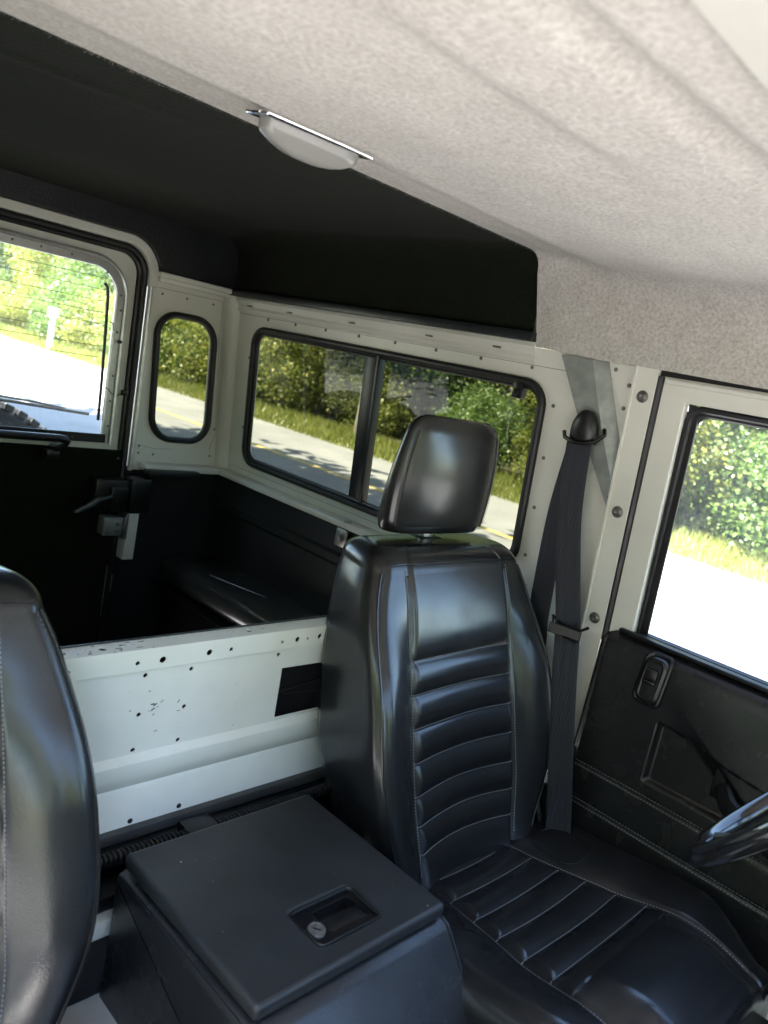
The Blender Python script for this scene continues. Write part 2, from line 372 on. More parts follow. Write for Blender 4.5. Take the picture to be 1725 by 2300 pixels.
# shrubs along the edge of the wood
def win_label(y):
    if y < 5.2: return ("green verge shrub through the driver's door glass", 'shrubs seen through the door glass')
    if y < 14.5: return ('yellow green verge shrub through the sliding side window', 'shrubs seen through the side window')
    if y < 19: return ('bright shrub through the narrow corner window', 'shrubs seen through the corner window')
    return ('sunny roadside shrub through the rear door glass', 'shrubs seen through the rear door glass')
yy = .6; i = 0; spots = []
while yy < 44:
    sc_ = rt.uniform(.95, 1.5)
    if 6.6 < yy < 9.0: sc_ *= .75
    if not (9.3 < yy < 12.6): spots.append((12.2 + rt.uniform(-.25, .7), yy, sc_))
    yy += rt.uniform(1.3, 2.3) * (1 + yy / 60)
ORD = ('first', 'second', 'third', 'fourth', 'fifth', 'sixth', 'seventh', 'eighth', 'ninth', 'tenth', 'eleventh', 'twelfth')
cnt = {}
for i, (x_, y_, sc_) in enumerate(spots):
    lb, gp = win_label(y_); k_ = cnt.get(gp, 0); cnt[gp] = k_ + 1
    tree('shrub', lb + ', ' + ORD[k_] + ' from the right', 'shrub', 'shrub', x_, y_, .75 * sc_, sc_, ('leafB', 'leafA', 'leafB')[i % 3] if 5.2 < y_ < 17 else ('leafA', 'leafA', 'leafB')[i % 3], i, gp, .04)
i += 1
yy = 0.2
while yy < 52:
    w_ = "driver's door glass" if yy < 6 else ('sliding side window' if yy < 20 else 'rear door glass')
    tree('tree', 'green broadleaf tree behind the shrubs seen through the ' + w_, 'tree', 'tree', 14.6 + rt.uniform(-.6, 1.4), yy, rt.choice((3.0, 3.5, 3.9)), rt.uniform(.9, 1.15), ('leafA', 'leafB', 'leafC', 'leafA')[i % 4], i, 'trees behind the shrubs, ' + w_, .12)
    yy += rt.uniform(1.8, 2.9) * (1 + yy / 50); i += 1
yy = -1
while yy < 66:
    tree('tree', 'tall dark tree deep in the wood across the road', 'tree', 'far', 19.5 + rt.uniform(-1, 3), yy, rt.choice((3.0, 3.6)), rt.uniform(1, 1.25), ('leafC', 'leafA')[i % 2], i, 'tall trees deep in the wood', .2)
    yy += rt.uniform(3.2, 4.6) * (1 + yy / 60); i += 1
# trees that close the view down the road, behind the vehicle
for k, (x, y) in enumerate(((11.5, 47), (15, 52), (19, 58), (10, 60), (24, 66), (14, 70))):
    tree('tree', 'hazy tree far down the road seen through the rear door glass', 'tree', 'far', x, y, 5.2, 1.3, ('leafA', 'leafC', 'leafB')[k % 3], i + k, 'trees far down the road', .22)
for k, (x, y) in enumerate(((-11.5, -9), (-12, -3), (-11, 3), (-12.5, 9.5), (-6, -17), (1, -19), (8, -18))):  # unseen trees added for green fill and to block low blue sky
    tree('tree', 'added unseen broadleaf tree on the near side, giving green reflections', 'tree', 'far', x, y, 3.6, 1.15, ('leafA', 'leafB')[k % 2], 300 + k, 'added unseen trees on the near side', .2)
# singled-out trees
t = tree('tree', 'pale mottled tree trunk standing behind the driver headrest in the side window', 'tree', 'tree', 11.75, 5.95, 5.4, 1.15, 'leafB', 5, None, .14)
t2 = tree('tree', 'tree with golden foliage at the rear end of the sliding side window', 'tree', 'tree', 12.9, 14.6, 4.0, 1.05, 'leafB', 8, None, .11)
# shade tree on the near side, whose crown overhangs the road behind the vehicle
for (x, y, zc) in ((-.7, 8.2, 7.4), (-3.2, 9.4, 7.8)):
    tree('tree', 'overhanging shade tree on the near side of the road', 'tree', 'shade', x, y, zc, 1.2, 'leafA', int(y), 'shade trees over the road', .22, .7)
p = thing('marker_post', 'white marker post at the roadside seen through the rear door glass', 'post', (9.75, 24, GROUND))
G().box(9.68, 9.82, 23.94, 24.06, GROUND - .1, GROUND + 1.0, .01).build('post', 'postwhite', p)
G().box(9.6, 9.9, 23.9, 24.1, GROUND + 1.0, GROUND + 1.28, .03).build('cap', 'postwhite', p)
p = thing('reflection_pole', 'slim pole in the side window standing in for a reflected line', 'pole', (11.4, 11.55, GROUND))  # pole shape stands in for a line reflected in the glass
G().tube([(11.4, 11.55, GROUND - .1), (11.4, 11.55, GROUND + 7)], .05, 12).build('shaft', 'pole', p)
G().box(11.33, 11.47, 11.35, 11.75, GROUND + 6.5, GROUND + 6.6, .01).build('crossarm', 'pole', p)

# ------------------------------------------------------------------ vehicle body
body = thing('vehicle_body', 'cream white painted metal body of the off-road vehicle seen from inside', 'vehicle body', (0, 0, GROUND))
WIN = (-.008, 1.024, .048, .452, .05)            # side window opening: y0 y1 z0 z1 r
side = plate('side_panel', [(-.208, -.36), (1.155, -.36), (1.165, .0), (1.17, .535), (-.208, .52)], [rrect(*WIN)], .02, SIDE, 'paint', body, .01)
# other side of the body (never in view, closes the shell)
FAR = frame((-.7484, 0, 0), (0, 1, 0), (SLOPE, 0, 1))
plate('far_side_panel', [(-.208, -.36), (1.155, -.36), (1.17, .535), (-.208, .52)], [rrect(*WIN)], .02, FAR, 'paint', body, -.01)
Lf_ = rrect(*WIN); me = bpy.data.meshes.new('far_pane'); me.from_pydata([tuple(FAR @ Vector((a, b, -.006))) for a, b in Lf_], [], [tuple(range(len(Lf_)))]); link('far_pane', me, 'tint', body, False)
def screw_mesh(r=.004, h=.003, slot=True):
    g = G().lathe([(r, 0), (r, h * .4), (r * .8, h * .85), (r * .45, h), (0.0001, h * .6)], (0, 0, 0), (0, 0, 1), 12); me = bpy.data.meshes.new('screw'); me.from_pydata(g.v, [], g.f); return me
SCREW = screw_mesh(); link_me = SCREW
def screw(name, loc, nrm, parent, me=SCREW, mat='screw', sc=1):
    if not me.materials: me.materials.append(M[mat]); me.polygons.foreach_set('use_smooth', [True] * len(me.polygons))
    o = bpy.data.objects.new(name, me); COL.objects.link(o); o.parent = parent
    o.matrix_parent_inverse = Matrix() if parent.parent else Matrix.Translation(-ORIG[parent.name])
    q = Vector(nrm).to_track_quat('Z', 'Y'); o.matrix_basis = Matrix.Translation(loc) @ q.to_matrix().to_4x4() @ Matrix.Scale(sc, 4)
    return o
def root_of(o):
    while o.parent: o = o.parent
    return o
INN = (SIDE.to_3x3() @ Vector((0, 0, -1)))
for y, z in ((.97, .479), (.842, .479), (.712, .479), (.58, .479), (.448, .479), (.312, .479), (.177, .479), (.038, .479), (-.03, .41), (-.03, .30), (-.03, .192), (-.03, .085), (1.046, .36), (1.046, .15)):
    screw('screw', S(y, z, .0), INN, side)
# faint spot-weld dimples and seam strips on the side panel
wn = G().tube(ring_path(SIDE, offset_rr(*WIN, -.001), -.006), .0085, 10, True)
wn.tube(ring_path(SIDE, offset_rr(*WIN, -.012), .002), .006, 8, True)
sw = wn.build('side_window', 'rubber', body)
# sliding panes, centre channel and catch
def pane(name, y0, y1, z0, z1, off, parent, F=SIDE, mat='tint'):
    me = plate_mesh(rrect(y0, y1, z0, z1, .04), [], .0012, 0.0001); me = bpy.data.meshes.new(name)
    L = rrect(y0, y1, z0, z1, .045); me.from_pydata([tuple(F @ Vector((a, b, off))) for a, b in L], [], [tuple(range(len(L)))])
    return link(name, me, mat, parent, False, local=True)
pane('pane', .505, 1.02, .05, .45, .006, sw)
pane('pane', .0, .545, .05, .45, .016, sw)
G().box(.500, .548, .043, .457, .000, .014, .003, 2, SIDE).box(.489, .501, .043, .457, -.006, .018, .003, 2, SIDE).build('channel', 'sealgrey', sw, local=True)
G().box(.046, .072, .412, .455, -.012, .010, .004, 2, SIDE).box(.052, .066, .420, .432, -.020, -.010, .003, 2, SIDE).build('catch', 'plastic', sw, local=True)
for P_ in ([(-.2, .484), (.3, .484), (1.12, .484)], [(-.05, .022), (.5, .022), (1.10, .022)]): G().tube([S(y, z, .0002) for y, z in P_], .0006, 5).build('panel_seam', 'screw', side, local=True)
# rails above and below the window
gr = G()
prof = [(0, .487), (-.006, .490), (-.010, .497), (-.006, .505), (-.012, .512), (-.018, .520), (-.014, .528), (.004, .528), (.004, .487)]
gr.rings([[(.7484 - SLOPE * z + x, y, z) for x, z in prof] for y in (.03, 1.165)])
gutter = gr.build('gutter_rail', 'paint', body)
G().box(.664, .682, .03, 1.16, .529, .548, .002).build('trim_strip', 'sealgrey', body)
CLIP = G().box(-.012, .012, -.003, .002, -.004, .004, .001); cme = bpy.data.meshes.new('clip'); cme.from_pydata(CLIP.v, [], CLIP.f)
for y in (1.05, .86, .60, .33, .13): 
    screw('clip', (.7484 - SLOPE * .509 - .012, y, .508), (-1, 0, 0), gutter, cme, 'screw', .8)
G().box(.700, .752, -.02, 1.135, -.012, .004, .003).build('tub_capping', 'paint', body)
# corner gusset, seam plates
cp = G(); cp.rings([[(.7484 - SLOPE * z + dx, y, z) for dx, y in ((-.030, 1.150), (-.028, 1.128), (-.020, 1.118), (.004, 1.112), (.012, 1.165), (-.026, 1.165))] for z in (0., .2, .40, .528)]); cp.build('corner_post', 'paint', body)
# quarter panel with corner window
Q = (.487, .673, .08, .437, .062)
def sh(L): return [(x - .058 * (z - .06), z) for x, z in L]
qp = plate('quarter_panel', [(.428, -.02), (.752, -.02), (.700, .545), (.428, .545)], [sh(rrect(*Q))], .018, REAR, 'paint', body, -.009)
qw = G().tube(ring_path(REAR, sh(offset_rr(*Q, .003)), .003), .0125, 10, True, squash=.8).build('corner_window', 'rubber', body)
Lq = sh(rrect(*Q)); me = bpy.data.meshes.new('pane'); me.from_pydata([tuple(REAR @ Vector((a, b, -.006))) for a, b in Lq], [], [tuple(range(len(Lq)))])
link('pane', me, 'tint', qw, False, local=True)
G().box(.437, .69, 1.13, 1.152, .520, .532, .003, 2).box(.432, .688, 1.118, 1.16, .532, .546, .003, 2).build('quarter_rail', 'paint', body)
G().tube([Rr(x, z, .0002) for x, z in ((.455, .505), (.672, .508), (.676, .40), (.705, .10), (.69, .055))], .0006, 5).build('panel_seam', 'screw', qp, local=True)
G().tube([Rr(x, z, .0002) for x, z in ((.445, .055), (.50, .045), (.56, .048))], .0005, 5).build('panel_seam', 'screw', qp, local=True)
QN = REAR.to_3x3() @ Vector((0, 0, 1))
for x, z in ((.47, .49), (.55, .492), (.64, .493), (.452, .05), (.452, .03), (.50, .028), (.70, .12), (.695, .035)): screw('rivet', Rr(x, z, .0), QN, qp, sc=.8)
G().box(.452, .70, 1.085, 1.135, -.012, .006, .003).build('rear_capping', 'paint', body)
G().box(.45, .62, 1.06, 1.10, -.022, -.004, .004).build('capping_edge', 'blackpaint', body)
plate('far_quarter_panel', [(-.742, -.6), (-.432, -.6), (-.432, .545), (-.690, .545)], [], .018, REAR, 'paint', body, -.009)
# rear door aperture: rim and rubber
def arch(xo, zt, r, zb, n=12):
    P = [(xo, zb)]
    for k in range(n + 1):
        a = pi / 2 * k / n; P.append((xo - r + r * cos(a), zt - r + r * sin(a)))
    return P + [(-x, z) for x, z in P[::-1]]
rim = arch(.438, .624, .095, .50) + [(x, z) for x, z in arch(.412, .600, .072, .50)][::-1]
plate('door_rim', rim, [], .03, REAR, 'paint', body, .012, .004)
G().tube([Rr(.424, z, .014) for z in (.53, .3, .1, -.02)], .0075, 10).build('door_bead', 'tube', body)
G().tube([Rr(x, z, .004) for x, z in arch(.406, .592, .068, -.62)], .0105, 10).tube([Rr(x, z, -.004) for x, z in arch(.396, .582, .06, -.62)], .008, 8).build('door_seal', 'rubber', body)
plate('rear_wall', [(.41, -.75), (.75, -.75), (.748, -.012), (.41, -.012)], [], .02, REAR, 'blackpaint', body, -.012)
# tub: side wall, floor, wheel box
tw = G(); prof = [(.722, -.012), (.722, -.085), (.712, -.092), (.712, -.112), (.728, -.125), (.728, -.75), (.75, -.75), (.75, -.012)]
tw.extrude_profile(prof, .03, 1.14, 'y').build('tub_side', 'blackpaint', body)
G().box(-.75, .75, .03, 1.14, -.78, -.75).build('tub_floor', 'blackpaint', body)
G().box(-.75, -.73, .03, 1.14, -.75, -.012).build('far_tub_side', 'blackpaint', body)
cl = G().box(.7085, .7115, .487, .531, -.064, -.018, .001).build('tie_down_plate', 'steel', body)
G().lathe([(.011, 0), (.011, .003), (.007, .003), (.007, .009), (.0001, .010)], (.7085, .509, -.041), (-1, 0, 0), 6).build('bolt', 'steel', cl, local=True)
ud = G().lathe([(.012, 0), (.010, .002), (.004, .0005), (.0001, .0005)], (.712, .497, .005), (0, 0, 1), 16).build('grommet', 'steel', body)
# bulkhead behind the seats
BX0, BX1 = -.735, .72
FX = frame((0, 0, 0), (1, 0, 0), (0, 0, 1))          # n = -Y, towards the front
def hole_list(L): return [circ(x, z, r * .82) for x, z, r in L]
chan = [(-.242, -.056, .0035), (-.141, -.057, .004), (-.101, -.057, .0062), (-.021, -.056, .006), (.019, -.056, .004), (.121, -.056, .003), (.154, -.055, .0055), (.177, -.056, .003), (.204, -.055, .0055), (-.36, -.056, .005), (.33, -.056, .005)]
bh = plate('bulkhead', [(BX0, -.070), (BX1, -.070), (BX1, -.038), (BX0, -.038)], hole_list(chan), .003, FX, 'paint', body, -.0015, .0008)
TOPF = frame((0, 0, -.036), (1, 0, 0), (0, 1, 0))
ledge = [(-.244, .019, .005), (-.214, .02, .003), (-.188, .019, .007), (-.152, .021, .003), (-.143, .022, .003), (.017, .021, .0035), (.032, .022, .003), (.062, .019, .006), (.091, .02, .003), (.12, .021, .003)]
plate('bulkhead_ledge', [(BX0, .0), (BX1, .0), (BX1, .036), (BX0, .036)], hole_list(ledge), .003, TOPF, 'paint', body, -.0015, .0008)
face = [(-.122, -.081, .0042), (-.045, -.082, .0042), (-.123, -.143, .0042), (-.047, -.144, .0042), (-.124, -.200, .0042), (-.048, -.200, .0042), (.123, -.081, .004)]
SLOT = [(.137, -.108), (.30, -.111), (.30, -.219), (.268, -.2205), (.143, -.222), (.140, -.2195)]
plate('bulkhead_face', [(BX0, -.206), (BX1, -.206), (BX1, -.069), (BX0, -.069)], hole_list(face) + [[(.137, -.108), (.30, -.111), (.30, -.200), (.140, -.200)]], .003, FX, 'paint', body, -.0075, .0008)
fold = [(.0075, -.2045), (-.004, -.216), (-.006, -.236), (.004, -.256), (.009, -.262), (.006, -.268), (.006, -.3395), (.009, -.3395), (.009, -.268), (.0115, -.262), (.007, -.256), (-.003, -.236), (-.001, -.216), (.0105, -.2045)]
G().extrude_profile(fold, BX0, BX1).build('bulkhead_fold', 'paint', body)
def cup(x, z, r, y): return G().lathe([(r, 0), (r, .012), (.0001, .012)], (x, y, z), (0, 1, 0), 12)
for x, z, r in ((-.026, -.320, .0042), (-.110, -.321, .0042)): G().lathe([(r, .0), (r * .9, .0012), (.0001, .0014)], (x, .0058, z), (0, -1, 0), 12).build('hole_disc', 'dark', body)  # dark discs stand in for the shaded holes of the lower face
G().tube([(.140, .006, -.150), (.18, .008, -.147), (.25, .010, -.14), (.30, .010, -.135)], .0022, 6).tube([(.15, .009, -.158), (.22, .011, -.166), (.30, .011, -.172)], .0012, 5).build('slot_cable', 'plastic', body)
G().box(BX0, BX1, .048, .056, -.75, -.048).build('bulkhead_back', 'blackpaint', body)
G().box(BX0, BX1, .034, .038, -.044, -.034, .001).build('ledge_edge', 'sealgrey', body)
sc_g = G(); rs = random.Random(4)
for k in range(13):
    if k < 8: x, z = rs.gauss(-.095, .016), rs.gauss(-.138, .007)
    else: x, z = rs.uniform(-.24, .12), rs.uniform(-.2, -.075)
    L_ = rs.uniform(.0006, .0035); h_ = rs.uniform(.0002, .0008); Fm = Matrix.Translation((x, .0048, z)) @ Matrix.Rotation(rs.gauss(-.2, .5), 4, 'Y')
    sc_g.box(-L_, L_, -.0002, .0003, -h_, h_, 0, 1, Fm)
for k in range(16):
    x, y = rs.gauss(-.17, .03), rs.uniform(.002, .03); L_ = rs.uniform(.001, .005)
    sc_g.box(x - L_, x + L_, y - .0006, y + .0006, -.0362, -.0357)
tag(sc_g.build('paint_chips', 'greyrail', bh, smooth=False, local=True), kind='stuff')
# trim rails and ribbed conduit under the bulkhead
G().box(BX0, BX1, -.006, .012, -.346, -.3285, .002).build('lower_rail', 'greyrail', body)
G().box(BX0, BX1, -.022, .010, -.372, -.347, .003).build('rail_strip', 'plastic', body)
hose = G(); N = 340
hose.tube([(-.36 + .64 * k / N, -.036, -.345 + .002 * sin(k * .02)) for k in range(N + 1)], lambda t: .0092 + .0016 * (1 if int(t * N) % 4 < 2 else -1), 12)
tag(hose.build('ribbed_conduit', 'plastic', body))
G().box(-.035, .018, -.052, -.010, -.372, -.334, .003).build('conduit_clip', 'plastic', body)
G().box(BX0, BX1, -.060, .010, -.41, -.385, .004).build('seat_box_edge', 'plastic', body)
# seat box and floor
sb = G().box(-.70, .70, -.62, -.05, -.74, -.52, .01); sb.build('seat_box', 'paint', body)
G().box(-.75, -.10, -.075, -.03, -.52, -.41, .004).build('seat_box_back', 'paint', body)
G().box(-.70, .0, -.093, -.076, -.515, -.435, .003).build('seat_box_gap', 'dark', body)
G().box(-.72, .72, -1.6, -.02, -.82, -.74).build('cabin_floor', 'carpet', body)
G().box(.66, .80, -1.3, -.2, -.76, -.56, .01).build('door_sill', 'paint', body)
# B pillar
pil = plate('door_pillar', [(-.250, -.30), (-.2085, -.30), (-.2085, .52), (-.250, .52)], [], .010, SIDE, 'paint', body, -.012)
BIG = G().lathe([(.0115, 0), (.0115, .001), (.010, .002), (.0072, .002), (.0068, .0042), (.004, .005), (.0022, .0032), (.0001, .0032)], (0, 0, 0), (0, 0, 1), 20)
bme = bpy.data.meshes.new('washer_screw'); bme.from_pydata(BIG.v, [], BIG.f)
for z in (.463, .239, .018): screw('washer_screw', S(-.228, z, .017), INN, pil, bme)
plate('pillar_flange', [(-.2085, -.06), (-.2035, -.06), (-.2035, .52), (-.2085, .52)], [], .03, SIDE, 'paint', body, -.006)
plate('rivet_plate', [(-.204, .42), (-.188, .42), (-.144, .507), (-.144, .518), (-.204, .518)], [], .004, SIDE, 'paint', body, -.004)
for y, z in ((-.158, .503), (-.192, .478), (-.190, .434)): screw('rivet', S(y, z, .007), INN, pil)
for k, y in enumerate((-.2145, -.262)):
    G().tube([S(y - .040, z, .010 - .004 * k) for z in (.505, .3, .1, -.02)], .0075, 8).build('door_rubber', 'rubber', body) if k == 0 else None
plate('pillar_lower', [(-.262, -.8), (-.10, -.8), (-.10, -.06), (-.235, -.06)], [], .02, SIDE, 'paint', body, .004)
G().box(.690, .735, -1.45, -.20, .500, .56, .004).build('door_header', 'rubber', body)
# galvanised brace for the belt
def beam(pts, wdt, dep, name, mat, parent):
    A, B = pts; A = Vector(A); B = Vector(B); t = (B - A).normalized(); n = Vector(INN); s_ = t.cross(n).normalized()
    L = (B - A).length
    F = Matrix(((s_.x, t.x, n.x, A.x), (s_.y, t.y, n.y, A.y), (s_.z, t.z, n.z, A.z), (0, 0, 0, 1)))
    return F, L
def poly_solid(P, lift, d):
    n = len(P); top = [S(y, z, h) for (y, z), h in zip(P, lift)]; bot = [q - INN * d for q in top]
    g = G(); g.add(top + bot, [tuple(range(n)), tuple(range(2 * n - 1, n - 1, -1))] + [(i, (i + 1) % n, n + (i + 1) % n, n + i) for i in range(n)]); return g
bb = poly_solid([(-.038, .515), (-.110, .515), (-.156, .396), (-.2065, .282), (-.204, .240), (-.100, .405)], [.018] * 6, .003).build('belt_brace', 'galv', body, angle=20)
poly_solid([(-.110, .515), (-.137, .515), (-.2075, .334), (-.2065, .282), (-.156, .396)], [.018, .0005, .0005, .017, .018], .002).build('brace_flange', 'galv', bb, angle=20, local=True)
screw('bolt', S(-.2035, .262, .018), INN, bb)
# roof skin (outside) and front of the cabin, all out of view, which shade the inside
G().box(-.74, .74, -1.5, 1.24, .735, .75).build('roof_skin', 'paint_ext', body)
for s_ in (-1, 1): G().box(.69 * s_ - .012 + .03 * s_, .69 * s_ + .012 + .03 * s_, -1.5, 1.24, .53, .74).build('roof_side', 'paint_ext', body)
G().box(-.74, .74, 1.205, 1.24, .60, .75).build('roof_back', 'paint_ext', body)
G().box(-.76, .76, -1.75, -1.25, -.82, -.03, .03).build('dashboard', 'plastic', body)
for s_ in (-1, 1): G().tube([(.73 * s_, -1.28, -.03), (.68 * s_, -1.42, .55)], .03, 8).build('windscreen_pillar', 'paint', body)

# ------------------------------------------------------------------ headlinings
def smooth01(t): t = max(0, min(1, t)); return t * t * (3 - 2 * t)
def lerp(P, t):
    for (a, x), (b, y) in zip(P, P[1:]):
        if t <= b: return x + (y - x) * smooth01((t - a) / (b - a)) if t > a else x
    return P[-1][1]
ZP = [(-1.45, .612), (-.90, .630), (-.67, .640), (-.628, .660), (-.585, .654), (-.36, .658), (-.16, .672), (-.115, .686), (-.04, .698), (.036, .704)]
ZP2 = [(-1.45, .612), (-.90, .630), (-.67, .640), (-.628, .660), (-.595, .649), (-.53, .648), (-.48, .660), (-.36, .658), (-.16, .672), (-.115, .686), (-.04, .698), (.036, .704)]
def head_pt(a, b):
    y = -1.45 + 1.486 * a
    xa = (b * 2 - 1) * .8; g2 = smooth01((.12 - xa) / .25) * smooth01((xa + .38) / .12)
    yq = y + (.022 * sin(2.4 * xa + .6) + .05 * max(0, xa) ** 2) * smooth01((-.2 - y) / .3)
    zt = lerp(ZP, yq) * (1 - g2) + lerp(ZP2, yq) * g2; r = .038 + .055 * smooth01((-.05 - y) / .3); xe = .668; zb = .512 + .008 * smooth01((y + .2) / .2)
    # path across: flat from the middle to the cove, round the cove, down the side
    Lf = xe - r; La = r * pi / 2; Ls = zt - r - zb; T = (Lf + La + Ls)
    d = (b * 2 - 1); s_ = abs(d) * T; sg = 1 if d >= 0 else -1
    if s_ < Lf: x, z = s_, zt
    elif s_ < Lf + La: an = (s_ - Lf) / r; x, z = Lf + r * sin(an), zt - r + r * cos(an)
    else: q = s_ - Lf - La; x, z = xe + .012 * q / Ls, zt - r - q
    z += .0025 * sin(x * 9 + y * 5) * sin(y * 11 + 1) * smooth01((.03 - y) / .1)
    # rear edge of the side drop slants slightly forwards
    if s_ > Lf + La and y > -.06: y += -.03 * (s_ - Lf - La) / Ls * smooth01((y + .06) / .09)
    x -= .004 * smooth01((y + .03) / .06) * 0
    return (x * sg, y + .020, z)
hl = thing('front_headlining', 'beige felt headlining over the front seats', 'headlining', (0, -.7, .65))
g = G().grid(head_pt, 220, 160)
# turned-in lip at the rear edge
lip = [head_pt(1, j / 160) for j in range(161)]
o0 = len(g.v); 
for x, y, z in lip: g.v.append((x * 1.012, y + .001, z + .016 if abs(x) < .63 else z + .004))
base = 220 * 161
for j in range(160): g.f.append((base + j, base + j + 1, o0 + j + 1, o0 + j))
g.build('cloth', 'felt', hl, angle=60)
fz = G(); rf = random.Random(5)
for k in range(2000):
    b = rf.uniform(.02, .98); x, y, z = head_pt(1, b); L = rf.uniform(.0015, .005)
    d = Vector((rf.gauss(0, .7), rf.uniform(.2, 1), rf.gauss(-.2, .7))).normalized() * L; q = Vector((rf.gauss(0, 1), rf.gauss(0, 1), rf.gauss(0, 1))).normalized() * .00014
    p0 = Vector((x, y - .002, z - rf.uniform(0, .003)))
    fz.add([p0 - q, p0 + q, p0 + d], [(0, 1, 2)])
tag(fz.build('edge_fuzz', 'fuzz', hl, smooth=False), kind='stuff')
# seam line pressed into the side drop
G().tube([(.6755, -.012, .52), (.6715, -.003, .58), (.668, .002, .65)], .0012, 5).build('side_seam', 'felt', hl)
G().grid(lambda a, b: (-.64 + 1.28 * a, -1.44 + .74 * b, .634 - .02 * (1 - b) + .0 * a), 8, 8).build('front_board', 'visor', hl)
bl = thing('rear_headlining', 'black felt lining of the rear roof and roof sides', 'headlining', (0, .6, .7))
def bl_pt(a, b):
    y = .045 + 1.12 * a; zt = .716 - .03 * smooth01((a - .75) / .25); r = .06; xe = .684; zb = .548
    Lf = xe - r; La = r * pi / 2; Ls = zt - r - zb; T = Lf + La + Ls; d = b * 2 - 1; s_ = abs(d) * T; sg = 1 if d >= 0 else -1
    if s_ < Lf: x, z = s_, zt
    elif s_ < Lf + La: an = (s_ - Lf) / r; x, z = Lf + r * sin(an), zt - r + r * cos(an)
    else: x, z = xe, zt - r - (s_ - Lf - La)
    z -= .004 * exp(-((x * sg + .25) / .12) ** 2 - ((y - .22 - .12 * x) / .018) ** 2)
    return (x * sg, y, z)
G().grid(bl_pt, 100, 120).build('cloth', 'blackfelt', bl, angle=60)
plate('rear_header', [(.436, .545), (.70, .545), (.70, .715), (-.70, .715), (-.70, .545), (-.436, .545)] + [(x, z) for x, z in arch(.438, .624, .095, .546)][::-1], [], .05, REAR, 'blackpaint', bl, .010, .003)

# ------------------------------------------------------------------ dome lamp
lp = thing('dome_lamp', 'frosted oblong dome lamp with chrome base on the beige headlining', 'lamp', (-.085, -.11, .685))
TL = Matrix.Translation((-.085, -.112, .6745)) @ Matrix.Rotation(radians(-5), 4, 'Z') @ Matrix.Rotation(radians(9), 4, 'X')
G().box(-.079, .079, -.0275, .0275, -.0045, .004, .003, 3, TL).build('base_plate', 'chrome', lp)
G().box(-.080, -.060, -.010, .010, -.004, .003, .002, 2, TL).build('clip', 'chrome', lp)
def lens_ring(k, n=40):
    a = k; pts = []
    for j in range(n):
        t = 2 * pi * j / n; c, s_ = cos(t), sin(t)
        sx = (abs(c) ** .45) * (1 if c >= 0 else -1); sy = (abs(s_) ** .45) * (1 if s_ >= 0 else -1)
        pts.append((sx, sy))
    return pts
R_ = []
for h, kx, ky in ((-.004, .0685, .020), (-.012, .0675, .0195), (-.0165, .066, .0185), (-.019, .064, .0165), (-.026, .050, .014), (-.031, .034, .010), (-.0335, .018, .006), (-.034, .006, .002)):
    R_.append([TL @ Vector((x * kx, y * ky, h)) for x, y in lens_ring(0)])
G().rings(R_, False, True).build('lens', 'lens', lp, angle=60)

# ------------------------------------------------------------------ rear door
rd = thing('rear_door', 'white rear door with wide glass, black lower trim and heater lines', 'door', (0, 1.14, -.7))
GL = (-.342, .342, .072, .527, .07)
def door_outline(x, zt, r, zb): return [(x, zb)] + [(x - r + r * cos(pi / 2 * k / 10), zt - r + r * sin(pi / 2 * k / 10)) for k in range(11)] + [(-x + r - r * sin(pi / 2 * k / 10), zt - r + r * cos(pi / 2 * k / 10)) for k in range(11)] + [(-x, zb)]
RG = [(x, z) for x, z in rrect(-.34, .34, .07, .53, .075)]
def glass_loop(d=0):
    # square lower corners, rounded upper ones
    x, zb, zt, r = .334 + d, .074 - d, .524 + d, .072 + d
    return [(x, zb)] + [(x - r + r * cos(pi / 2 * k / 10), zt - r + r * sin(pi / 2 * k / 10)) for k in range(11)] + [(-x + r - r * sin(pi / 2 * k / 10), zt - r + r * cos(pi / 2 * k / 10)) for k in range(11)] + [(-x, zb)]
fr = plate('frame', door_outline(.402, .590, .085, .03), [glass_loop(.012)], .03, REAR, 'paint', rd, -.022, .003)
gf = plate('glass_surround', glass_loop(.024), [glass_loop(0)], .012, REAR, 'alum', rd, -.004, .002)
G().tube([Rr(x, z, .004) for x, z in glass_loop(.026)], .0058, 8).build('surround_bead', 'tube', rd)
for x, z in ((.345, .46), (.349, .42), (.346, .36), (.347, .24), (.347, .17), (.348, .10), (.25, .062), (.05, .062), (.30, .512), (.2, .536), (.05, .536), (.12, .536)): screw('screw', Rr(x, z, .003), QN, gf, sc=.8)
gl = bpy.data.meshes.new('pane'); Lp = glass_loop(.004); gl.from_pydata([tuple(Rr(x, z, -.020)) for x, z in Lp], [], [tuple(range(len(Lp)))])
pn = link('pane', gl, 'clear', rd, False)
M['heater'] = simple('brown_heater_line', (.05, .035, .03), .5)
for k in range(13):
    z = .497 - .0303 * k
    if k < 8: G().tube([Rr(x, z + .004 * (k % 2) * 0, -.0185) for x in (-.31, 0, .312)], .0007, 5).build('heater_line', 'heater', pn, local=True)
for s_ in (1, -1):
    G().tube([Rr(s_ * x, z, -.017) for x, z in ((.305, .485), (.314, .475), (.318, .45), (.322, .35), (.326, .22), (.328, .112))], .0045, 8).build('heater_bus_bar', 'heater', pn, local=True)
G().tube([Rr(x, z, .0) for x, z in ((.322, .385), (.332, .382), (.336, .36), (.342, .34), (.352, .333))], .0018, 6).lathe([(.005, 0), (.005, .01), (.0001, .011)], Rr(.353, .335, .004), QN, 8).tube([Rr(x, z, .002) for x, z in ((.328, .206), (.338, .203), (.35, .19), (.365, .186), (.383, .198))], .0015, 6).build('heater_wire', 'plastic', rd)
G().box(-.010, .010, -.008, .008, 0, .012, .003, 2, Matrix.Translation(Rr(.386, .198, .0)) @ Matrix.Rotation(radians(90), 4, 'X')).build('connector', 'plastic', rd)
